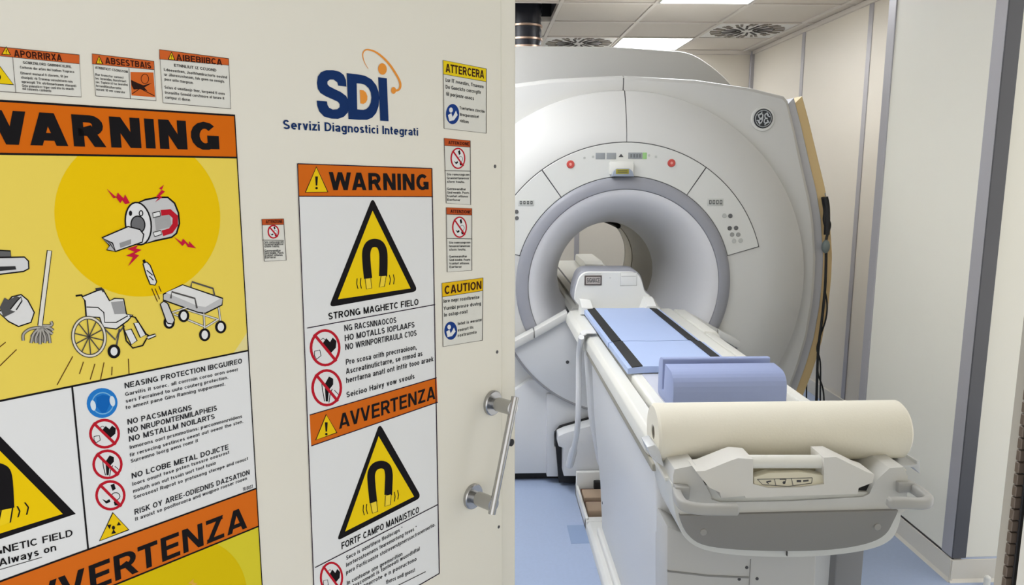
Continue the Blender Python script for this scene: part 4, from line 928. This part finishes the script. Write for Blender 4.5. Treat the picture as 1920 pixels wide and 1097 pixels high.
# quench pipe above the scanner
pt = thing('vent_pipe', 'black and silver flexible duct rising from the scanner top into the ceiling opening', 'pipe', (.30, 5.17, 2.2))
PX, PY = .29, 5.17
bm = NB(); tube(bm, [(PX, PY, 2.275), (PX, PY, 2.34)], .102, 32); obj('pipe_collar', bm, M_SILV, pt)
rings = []
bm = NB(); Z = [2.33 + .018 * k for k in range(36)]
loft(bm, [[(PX + (.110 if k % 2 else .104) * cos(a), PY + (.110 if k % 2 else .104) * sin(a), z) for a in [2 * pi * j / 32 for j in range(32)]] for k, z in enumerate(Z)], True, True); obj('flexible_sleeve', bm, mat('pipe_black', (24, 26, 38), .35), pt, 60)
for z in (2.42, 2.47, 2.555):
    bm = NB(); loft(bm, [[(PX + r * cos(a), PY + r * sin(a), zz) for a in [2 * pi * j / 40 for j in range(40)]] for r, zz in ((.108, z - .008), (.116, z - .006), (.116, z + .006), (.108, z + .008))], True, True); obj('pipe_clamp', bm, mat('clamp_metal', (190, 164, 146), .3, .8), pt)

# call-bulb and cords on the right of the scanner
YC = 3.85
cdd = thing('call_bulb_cord', 'black cords with a grey squeeze bulb hanging down the right side of the scanner', 'cable', (XG + 1.1, YC, 0))
M_CORD = mat('cord_black', (20, 20, 22), .5)
def cord(pts, r, name='cord', m=M_CORD): bm = NB(); tube(bm, spl([(onY(x, y, Y).x, Y, onY(x, y, Y).z) for x, y, Y in pts], 6), r, 8); return obj(name, bm, m, cdd)
cord([(1547, 370, YC), (1550, 385, YC), (1551, 410, YC), (1550, 440, YC)], .016, 'strap_bundle')
cord([(1543, 370, YC + .02), (1547, 395, YC), (1546, 412, YC), (1549, 425, YC)], .010, 'strap_bundle')
cord([(1550, 410, YC), (1556, 422, YC), (1549, 450, YC), (1549, 480, YC), (1547, 540, YC), (1541, 600, YC), (1534, 660, YC), (1531, 745, YC), (1529, 800, YC)], .0075)
cord([(1547, 546, YC), (1551, 572, YC), (1548, 600, YC), (1538, 630, YC), (1532, 655, YC), (1538, 680, YC), (1538, 745, YC), (1538, 800, YC)], .0045)
cord([(1533, 660, YC), (1534, 700, YC), (1542, 725, YC), (1545, 750, YC), (1545, 800, YC)], .0045)
cord([(1517, 690, YC + .1), (1513, 710, YC + .1), (1512, 750, YC + .1), (1512, 800, YC + .1)], .004)
cord([(1547, 362, YC), (1548, 368, YC)], .003, 'hook', M_CHROME)
pb = onY(1548, 462, YC); bm = NB(); bmesh.ops.create_uvsphere(bm, u_segments=20, v_segments=12, radius=1)
for v in bm.verts: v.co = Vector((pb.x - .004 + v.co.x * .021, YC - .01 + v.co.y * .02, pb.z + v.co.z * .036))
obj('squeeze_bulb', bm, mat('bulb_grey', (118, 128, 126), .5), cdd)

# ============================================================ THE PATIENT TABLE
tb = thing('patient_table', 'long white patient table on a cabinet base, docked to the scanner bore', 'table', (XG, 2.6, 0))
TX0, TX1 = .425, .985
for s in (0, 1):   # long side rails
    P = [(.425, .868), (.428, .905), (.440, .921), (.478, .924), (.482, .91), (.482, .85), (.44, .85)]
    if s: P = mir(P)
    bm = NB(); prism(bm, P, 'Y', 1.86, 3.05, .004); obj('side_rail', bm, M_CREAM, tb)
    P = [(.405, .868), (.41, .905), (.425, .925), (.478, .930), (.482, .91), (.482, .83), (.44, .83)]
    if s: P = mir(P)
    bm = NB(); prism(bm, P, 'Y', 3.06, 3.575, .004); obj('docking_rail', bm, M_CREAM, tb)
bm = NB(); bx(bm, .432, .988, 1.8, 3.49, .835, .856, .004); obj('rail_lip', bm, mat('rail_lip_taupe', (158, 154, 140), .5), tb)
bm = NB(); prism(bm, [(.487, .90), (.492, .93), (.50, .934), (.915, .934), (.928, .93), (.933, .90)], 'Y', 1.86, 3.57, .003); crd = obj('cradle', bm, M_CREAM, tb)
bm = NB(); bx(bm, .481, .939, 1.87, 3.56, .86, .902); obj('cradle_gap', bm, M_BLACK, tb)
bm = NB(); bx(bm, .525, .885, 1.95, 2.372, .9335, .9365, .001); obj('cradle_tray', bm, mat('tray_lilac', (196, 198, 210), .4), crd)
c = onZ(1228, 733, .94); bm = NB(); bx(bm, .54, .88, c.y - .012, c.y + .012, .936, .944, .003); obj('tray_bar', bm, mat('tray_bar_grey', (110, 116, 132), .4), crd)
# cabinet
bm = NB()
prism(bm, [(.445, .845), (.46, .60), (.492, .30), (.505, .075), (.915, .075), (.928, .3), (.96, .6), (.975, .845)], 'Y', 1.82, 2.98, .012, 3); cab = obj('cabinet_body', bm, M_TPAN, tb)
for y, z in ((2.93, .22),):
    bm = NB(); xq = .497 + (.3 - z) * .05 - .003 if z < .3 else .482; disc(bm, (xq, y, z), .006, (-1, 0, .05), .003, 14, .001); obj('side_screw', bm, M_DGREY, cab)
bm = NB(); prism(bm, [(.43, .86), (.455, .55), (.50, .32), (.92, .32), (.965, .55), (.99, .86)], 'Y', 3.02, 3.12, .012, 2); obj('rear_support', bm, M_TPAN, tb)
# base platform with cable recess
bm = NB(); prism(bm, [(.455, 0), (.458, .03), (.47, .045), (.95, .045), (.962, .03), (.965, 0)], 'Y', 1.75, 3.12, .003); obj('base_platform', bm, M_WHITE, tb)
bm = NB(); prism(bm, [(.487, .04), (.487, .07), (.495, .075), (.925, .075), (.933, .07), (.933, .04)], 'Y', 1.78, 3.0, .002); obj('base_plate', bm, M_WHITE, tb)
bm = NB()
bx(bm, .455, .468, 3.12, 3.5, 0, .06, .003, 1); bx(bm, .455, .95, 3.47, 3.49, 0, .13, .003, 1); bx(bm, .95, .963, 3.12, 3.5, 0, .06, .003, 1); bx(bm, .455, .96, 3.12, 3.5, 0, .012); bx(bm, .455, .96, 3.11, 3.15, 0, .05, .003, 1); obj('cable_recess', bm, M_WHITE, tb)
M_BRN = mat('connector_brown', (168, 146, 124), .55)
for y0 in (3.19, 3.33):
    bm = NB(); bx(bm, .475, .62, y0, y0 + .10, .012, .06, .008); o = obj('dock_connector', bm, M_BRN, tb)
    bm = NB(); bx(bm, .475, .63, y0 + .101, y0 + .125, .012, .05, .003, 1); obj('connector_seal', bm, mat('seal_rust', (96, 60, 44), .6), o)
bm = NB(); bx(bm, .54, .58, 3.44, 3.465, .05, .09, .003, 1); obj('latch_block', bm, M_BLACK, tb)
# white strap looped over the rail and hanging down
M_STR = mat('strap_white', (222, 222, 222), .5)
bm = NB(); P = []
pth = [(.47, 3.03, .936), (.43, 3.03, .936), (.412, 3.03, .925), (.405, 3.03, .89)]
for x, y, z in pth: P.append([(x, y - .035, z), (x, y + .035, z), (x - .003, y + .035, z + .003), (x - .003, y - .035, z + .003)])
loft(bm, P); o = obj('strap_loop', bm, M_STR, tb)
bm = NB(); q = [(1090, 632), (1086, 660), (1085, 700), (1085, 740), (1084, 780), (1081, 815), (1075, 845), (1068, 872)]
sp = spl([tuple(onX(x, y, .402)) for x, y in q], 4); tube(bm, sp, [.0125 + (.006 if i > len(sp) - 6 else 0) for i in range(len(sp))], 10); obj('hanging_strap', bm, M_STR, tb)

# ---- near end of the table
YE_ = 1.62
def pz(pts, Y): return XZ(pts, Y)
# pedestal end and column
bm = NB(); prism(bm, pz([(1250, 985), (1250, 1190), (1525, 1190), (1532, 1060), (1532, 1030), (1280, 1000)], 1.72), 'Y', 1.72, 1.85, .008); ped = obj('pedestal_end', bm, M_TGREY, tb)
bm = NB(); prism(bm, pz([(1252, 1071), (1330, 1080), (1405, 1083), (1405, 1086), (1330, 1083), (1252, 1074)], 1.715), 'Y', 1.718, 1.73); bx(bm, onY(1405, 1090, 1.72).x - .0006, onY(1405, 1090, 1.72).x + .0006, 1.718, 1.73, .3, onY(1405, 1048, 1.72).z); obj('panel_joint', bm, M_BUMP, ped)
for x, y in ((1400, 1064), (1386, 1086), (1419.5, 1085)):
    c = onY(x, y, 1.72); bm = NB(); disc(bm, (c.x, 1.72, c.z), .0042, (0, -1, 0), .0015, 14, .0005); obj('panel_screw', bm, M_DGREY, ped)
bm = NB(); a, b = onY(1518, 1060, 1.9), onY(1588, 1060, 1.9); prism(bm, [(a.x, 1.86), (a.x + .025, 1.80), (b.x - .01, 1.80), (b.x, 1.84), (b.x, 2.3), (a.x, 2.3)], 'Z', .0, .80, .004); obj('lift_column', bm, mat('column_grey', (132, 132, 134), .45), tb)
bm = NB(); bx(bm, .96 - .02, .985, 1.86, 2.9, .06, .2, .004); obj('lift_column_foot', bm, M_TGREY, tb)
# U-shaped end casting
Uo = [(1262, 893), (1265, 880), (1305, 872), (1312, 888), (1320, 905), (1331, 925), (1334, 936), (1350, 942), (1480, 940), (1618, 932), (1630, 926), (1640, 905), (1655, 890), (1668, 878), (1695, 876), (1702, 895), (1700, 955), (1690, 962), (1500, 966), (1300, 972), (1275, 965), (1262, 930)]
bm = NB(); prism(bm, pz(Uo, YE_), 'Y', YE_, 1.74); endc = obj('end_casting', bm, mat('end_casting_plastic', (204, 203, 198), .4), tb)
# bumper rim and grey bumper plate
def rr(P, k=4): return [(p.x, p.y) for p in spl([(x, y, 0) for x, y in P], k)]
rim = rr([(1258, 905), (1262, 945), (1272, 985), (1288, 1012), (1320, 1030), (1380, 1040), (1476, 1044), (1560, 1040), (1630, 1029), (1668, 1012), (1684, 985), (1690, 950), (1693, 925)], 4)
bm = NB(); prism(bm, pz(rim, YE_ + .01), 'Y', YE_ + .006, 1.83, .006); obj('bumper_rim', bm, mat('bumper_rim_plastic', (210, 210, 204), .4), tb)
plate = rr([(1275, 967), (1279, 982), (1290, 1003), (1318, 1022), (1380, 1031), (1476, 1034), (1560, 1031), (1625, 1020), (1660, 1003), (1677, 975), (1685, 957)], 4)
bm = NB(); prism(bm, pz(plate, YE_ - .008), 'Y', YE_ - .008, YE_ + .03, .004); bp = obj('bumper_plate', bm, M_BUMP, tb)
for x, y in ((1317, 995), (1642, 985)):
    c = onY(x, y, YE_); bm = NB(); disc(bm, (c.x, YE_ - .007, c.z), .0085, (0, -1, 0), .003, 24, .001); obj('plate_button', bm, mat('plate_button_grey', (152, 150, 146), .4), bp)
bm = NB(); c = onY(1476, 1040, YE_); bx(bm, c.x - .0008, c.x + .0008, YE_ - .001, YE_ + .01, c.z - .004, c.z + .008); obj('rim_joint', bm, M_DGREY, tb)
# dark gap strip between handle housing and casting
bm = NB(); prism(bm, pz([(1300, 876), (1345, 945), (1625, 938), (1655, 890), (1640, 900), (1345, 900)], YE_ + .02), 'Y', YE_ + .015, 1.78); obj('gap_backing', bm, M_BLACK, tb)
# central handle housing
YH = 1.585
hs = [(1305, 884), (1322, 870), (1372, 850), (1384, 846), (1412, 848), (1412, 908), (1440, 915), (1500, 914), (1545, 908), (1545, 845), (1568, 844), (1625, 872), (1640, 890), (1636, 905), (1610, 915), (1608, 926), (1552, 928), (1480, 930), (1398, 934), (1396, 930), (1352, 934), (1350, 924), (1330, 914), (1318, 900)]
bm = NB(); prism(bm, pz([(x, y + 13 if y < 880 else y) for x, y in hs], YH), 'Y', YH, 1.655); hh = obj('handle_housing', bm, mat('handle_housing_plastic', (216, 214, 208), .4), tb)
bm = NB(); a, b = onY(1408, 871, YH), onY(1549, 871, YH); tube(bm, [(a.x, YH + .022, a.z - .002), (b.x, YH + .022, b.z - .002)], .0155, 24); o = obj('grip_bar', bm, M_CREAM, tb); o['label'] = 'cream round grip bar'
bm = NB(); prism(bm, pz([(1411, 874), (1546, 874), (1546, 915), (1411, 917)], YH), 'Y', YH + .045, YH + .055); obj('grip_recess', bm, mat('recess_cream', (206, 198, 172), .5), hh)
Zi = onY(1480, 905, YH).z
bm = NB(); prism(bm, pz([(1412, 893), (1440, 885), (1500, 883), (1545, 890), (1545, 909), (1500, 916), (1440, 917), (1412, 910)], YH + .012), 'Y', YH + .006, YH + .03, .002); ip = obj('icon_panel', bm, mat('icon_panel_cream', (218, 212, 190), .45), hh)
bm = NB(); Yi = YH + .0055
def thin(bm, x0, y0, x1, y1, wd=.9):
    a, b = Vector((x0, y0)), Vector((x1, y1)); d = (b - a).normalized(); n = Vector((-d.y, d.x)) * wd / 2
    prism(bm, XZ([tuple(a + n), tuple(b + n), tuple(b - n), tuple(a - n)], Yi), 'Y', Yi - .0004, Yi + .001)
for q in ((1420, 899, 1523, 896), (1523, 896, 1522, 906), (1522, 906, 1478, 912), (1478, 912, 1430, 909), (1430, 909, 1420, 899), (1452, 898, 1455, 911), (1484, 897, 1487, 911)): thin(bm, *q)
for q in ((1437, 904, 1446, 902, 2.2), (1437, 904, 1441, 907, 1.4), (1494, 902, 1502, 902, 4), (1506, 902, 1516, 901, 3), (1462, 899, 1474, 899, 1), (1474, 899, 1471, 907, 1)): thin(bm, *q)
disc(bm, Vector((onY(1470, 905, Yi).x, Yi, onY(1470, 905, Yi).z)), .0035, (0, -1, 0), .0004, 12); obj('panel_icons', bm, M_DGREY, ip)
# bumper handles
def bar(name, pts, r, par=tb):
    bm = NB(); tube(bm, pts, r, 16); return obj(name, bm, M_HAND, par, 40)
def P3(x, y, Y): p = onY(x, y, Y); return Vector((p.x, Y, p.z))
def flatbar(name, ctrs, hw, hh_):
    """rounded-rectangle bar swept along points"""
    pts = spl([tuple(p) for p in ctrs], 6); rings = []
    for i, p in enumerate(pts):
        t = (pts[min(i + 1, len(pts) - 1)] - pts[max(i - 1, 0)]); t.z *= .5; t.normalize(); s = t.cross(Vector((0, 0, 1))).normalized(); u = s.cross(t).normalized()
        e = 1 if 0 < i < len(pts) - 1 else .6
        rings.append([p + s * (hw * e * copysign(abs(cos(a)) ** .5, cos(a))) + u * (hh_ * e * copysign(abs(sin(a)) ** .5, sin(a))) for a in [2 * pi * k / 20 + .01 for k in range(20)]])
    bm = NB(); loft(bm, rings); return obj(name, bm, M_HAND, tb, 40)
hl = flatbar('corner_handle', [P3(1268, 914, 1.66), P3(1268, 918, 1.63), P3(1272, 934, 1.58), P3(1284, 948, 1.55), P3(1310, 954, 1.545), P3(1350, 955, 1.545), P3(1385, 955, 1.545)], .010, .0125)
bm = NB(); prism(bm, pz([(1262, 906), (1290, 908), (1289, 930), (1283, 932), (1264, 918)], 1.62), 'Y', 1.60, 1.68, .003); obj('handle_bracket', bm, M_HAND, tb)
hr_ = flatbar('corner_handle', [P3(1682, 908, 1.68), P3(1698, 908, 1.65), P3(1720, 920, 1.60), P3(1738, 934, 1.57), P3(1740, 940, 1.555), P3(1728, 944, 1.548), P3(1700, 943, 1.545), P3(1664, 943, 1.545)], .010, .0125)
bm = NB(); prism(bm, pz([(1675, 898), (1706, 899), (1706, 916), (1675, 918)], 1.63), 'Y', 1.608, 1.70, .003); obj('handle_bracket', bm, M_HAND, tb)
# deck under the roll and paper roll holder
bm = NB(); bx(bm, .445, .96, 1.66, 1.87, .84, .882, .006); obj('end_deck', bm, M_CREAM, tb)
bm = NB(); prism(bm, [(1.66, .87), (1.66, .880), (1.70, .884), (1.80, .884), (1.80, .87)], 'X', .43, .965, .003); obj('roll_rest', bm, M_CREAM, tb)
for s in (0, 1):
    P = pz([(1222, 826), (1232, 836), (1240, 868), (1226, 858), (1214, 846), (1208, 830)], 1.72) if not s else pz([(1660, 866), (1700, 868), (1712, 880), (1712, 856), (1706, 856), (1706, 862), (1690, 864)], 1.72)
    bm = NB(); prism(bm, P, 'Y', 1.69, 1.76, .002); obj('roll_bracket', bm, mat('bracket_clear_plastic', (206, 208, 210), .25), tb)

# ============================================================ THINGS ON THE TABLE
rl = thing('paper_roll', 'thick cream paper roll lying across the near end of the patient table', 'paper roll', (.725, 1.755, .894))
cy_, cz_, Rr = 1.755, .9585, .0725
x0, x1 = .420, 1.046
def xl(prof, name, m, par, n=64):
    bm = NB(); loft(bm, [[(x, cy_ + r * cos(2 * pi * k / n), cz_ + r * sin(2 * pi * k / n)) for k in range(n)] for x, r in prof], True, False); return obj(name, bm, m, par, 40)
xl([(x0 + .003, .017), (x0, .02), (x0, Rr - .006), (x0 + .006, Rr), (x1 - .006, Rr), (x1, Rr - .006), (x1, .02), (x1 - .003, .017)], 'rolled_paper', M_PAPER, rl)
xl([(x0 + .004, .0175), (x0 + .002, .0175), (x0 + .002, .0145), (x1 - .002, .0145), (x1 - .002, .0175), (x1 - .004, .0175)], 'core_tube', mat('core_card', (150, 144, 132), .8), rl)
bm = NB(); P = []
for yy, zz in ((1.74, .8845), (1.70, .8848), (1.685, .8842), (1.672, .882)): P.append([(x0 + .02, yy, zz), (x1 - .02, yy, zz - .0), (x1 - .02, yy, zz + .0012), (x0 + .02, yy, zz + .0012)])
loft(bm, P); obj('loose_paper_end', bm, M_PAPER, rl)
# blue foam bolster with slot
def fillet(P, rs, n=6):
    out = []
    for i, p in enumerate(P):
        p = Vector(p); r = rs[i]
        if not r: out.append(tuple(p)); continue
        a = (Vector(P[i - 1]) - p).normalized() * r; b = (Vector(P[(i + 1) % len(P)]) - p).normalized() * r
        for k in range(n + 1):
            t = k / n; out.append(tuple((p + a) * (1 - t) ** 2 + p * 2 * t * (1 - t) + (p + b) * t * t))
    return out
fb = thing('foam_bolster', 'blue foam bolster with a lengthwise slot, standing just behind the paper roll', 'cushion', (.68, 2.05, .94))
Pq = fillet([(1.97, .938), (1.97, 1.044), (2.075, 1.050), (2.08, .965), (2.098, .965), (2.10, 1.058), (2.15, 1.058), (2.15, .938)], [.02, .05, .006, .004, .004, .006, .04, .02])
bm = NB(); prism(bm, Pq, 'X', .526, .846, .003, 2); obj('foam_body', bm, M_FOAM, fb)
# mats
def matx(name, label, ya, yb, za, zb, x0_, x1_, cat='mat'):
    t = thing(name, label, cat, ((x0_ + x1_) / 2, (ya + yb) / 2, .936), 'blue mats on the cradle')
    nx, ny = 14, 16
    def zf(u, v): return .962 + za + (zb - za) * v - .010 * (abs(2 * u - 1) ** 4) - .004 * cos(pi * (2 * u - 1)) * .5
    bm = NB(); V = {}
    for j in range(ny + 1):
        for i in range(nx + 1):
            u, v = i / nx, j / ny; x = x0_ + (x1_ - x0_) * u; y = ya + (yb - ya) * v + .012 * sin(pi * u) * (1 if v > .5 else 0) * 0
            V[i, j, 1] = bm.verts.new((x, y, zf(u, v))); V[i, j, 0] = bm.verts.new((x, y, max(.9345, zf(u, v) - .022)))
    for j in range(ny):
        for i in range(nx):
            for k in (0, 1): bm.faces.new((V[i, j, k], V[i + 1, j, k], V[i + 1, j + 1, k], V[i, j + 1, k]))
    for j in range(ny):
        for i in (0, nx): bm.faces.new((V[i, j, 0], V[i, j + 1, 0], V[i, j + 1, 1], V[i, j, 1]))
    for i in range(nx):
        for j in (0, ny): bm.faces.new((V[i, j, 0], V[i + 1, j, 0], V[i + 1, j, 1], V[i, j, 1]))
    obj('pad', bm, M_MAT, t)
    for xs_ in (x0_ + .014, x1_ - .052):
        bm = NB(); R = []
        for j in range(ny + 1):
            v = j / ny; y = ya + (yb - ya) * v
            u0, u1 = (xs_ - x0_) / (x1_ - x0_), (xs_ + .036 - x0_) / (x1_ - x0_)
            R.append([(xs_, y, zf(u0, v) + .0005), (xs_ + .036, y, zf(u1, v) + .0005), (xs_ + .036, y, zf(u1, v) + .003), (xs_, y, zf(u0, v) + .003)])
        loft(bm, R); obj('hook_and_loop_strip', bm, M_BLACK, t)
    return t
matx('blue_mat', 'longer blue mat with black edge strips, running from the white head holder', 2.755, 3.44, 0, 0, .476, .838)
matx('blue_mat', 'shorter blue mat with black edge strips, between the longer mat and the foam bolster', 2.375, 2.748, 0, 0, .478, .845)

# head coil / holder
YK = 3.54
hc = thing('head_coil', 'white head coil housing with dark name badge standing on the table at the bore opening', 'medical device', (XG, YK, .93))
def hx(pts, Y): return XZ(pts, Y)
fo = fillet([(1092, 590), (1074, 560), (1076, 540), (1086, 506), (1200, 506), (1210, 545), (1224, 556), (1229, 590)], [2, 4, 6, 18, 20, 4, 8, 2])
bo = [(x, y) for x, y in fo]
F1 = [(x, max(.937, z)) for x, z in hx(fo, YK)]
cxm = sum(p[0] for p in F1) / len(F1)
rings = [[(x, YK, z) for x, z in [(cxm + (x - cxm) * .95, .93 + (z - .93) * .955) for x, z in F1]], [(x, YK + .012, z) for x, z in F1], [(x, YK + .13, z + .004) for x, z in F1], [(cxm + (x - cxm) * .92, YK + .16, z - .01) for x, z in F1]]
bm = NB(); loft(bm, rings); shell = obj('coil_shell', bm, M_RING, hc, 40)
bm = NB(); loft(bm, [[(cxm + (x - cxm) * .975, YK - .002, .93 + (z - .93) * .965) for x, z in F1], [(cxm + (x - cxm) * .955, YK - .012, .93 + (z - .93) * .945) for x, z in F1]]); fp_ = obj('face_plate', bm, M_WHITE, hc, 40)
YP = YK - .012
for P in ([(1086, 560), (1084, 590), (1116, 590), (1106, 562)], [(1229, 590), (1229, 566), (1222, 556), (1206, 556), (1193, 590)]):
    Pf = hx(P, YP - .08); Pb = hx(P, YP)
    bm = NB(); loft(bm, [[(x, YP, z) for x, z in Pb], [(x, YP - .03, z - .002) for x, z in Pb], [(x, YP - .10, max(.934, .934 + (z - .934) * .55)) for x, z in Pb]]); obj('side_wing', bm, M_WHITE, hc, 40)
def kb(name, x0, y0, x1, y1, h, m, par, bev): a, b = onY(x0, y0, YP), onY(x1, y1, YP); bm = NB(); bx(bm, a.x, b.x, YP - h, YP + .002, b.z, a.z, bev); return obj(name, bm, m, par)
bdg = kb('name_badge', 1096, 516.5, 1128, 535, .004, mat('badge_brown', (84, 74, 70), .4), fp_, .0018)
kb('badge_face', 1098.5, 519, 1125.5, 532.5, .0046, mat('badge_face', (186, 178, 172), .4), bdg, .001)
A_ = onY(1100, 529.5, YP); B_ = onY(1124, 529.5, YP); h_ = onY(1100, 521, YP).z - A_.z
me = bpy.data.meshes.new('badge_lettering'); V_ = []; F_ = []
for q in layout('SIGNACE', .17):
    F_.append(list(range(len(V_), len(V_) + len(q)))); V_ += [(A_.x + (B_.x - A_.x) * x, YP - .0052, A_.z + h_ * y) for x, y in q]
me.from_pydata(V_, [], F_); me.materials.append(M_DGREY); o = link('badge_lettering', me, bdg); o['kind'] = 'stuff'
fr = kb('recessed_cover', 1163, 511, 1194, 536, .0012, M_TGREY, fp_, .0006); kb('cover_face', 1164, 512, 1193, 535, .002, M_WHITE, fr, .0006); kb('cover_line', 1165, 517.5, 1192, 518.5, .0026, M_TGREY, fr, 0)
kb('small_print', 1097, 513, 1127, 514, .001, M_TGREY, fp_, 0); c = onY(1144, 521, YP); bm = NB(); disc(bm, (c.x, YP, c.z), .003, (0, -1, 0), .001, 12); obj('indicator_dot', bm, M_TGREY, fp_)

# small door stop on the baseboard at the right
c = onY(1851, 1088, 2.60)
ds = thing('door_stop', 'small cream peg on the floor at the lower right baseboard', 'door stop', (c.x, 2.60, 0))
bm = NB(); tube(bm, [(c.x, 2.60, 0), (c.x, 2.60, .035)], .012, 16); obj('peg', bm, M_CREAM, ds)
bm = NB(); bmesh.ops.create_uvsphere(bm, u_segments=14, v_segments=8, radius=.0125)
for v in bm.verts: v.co += Vector((c.x, 2.60, .035))
obj('peg_cap', bm, M_CREAM, ds)
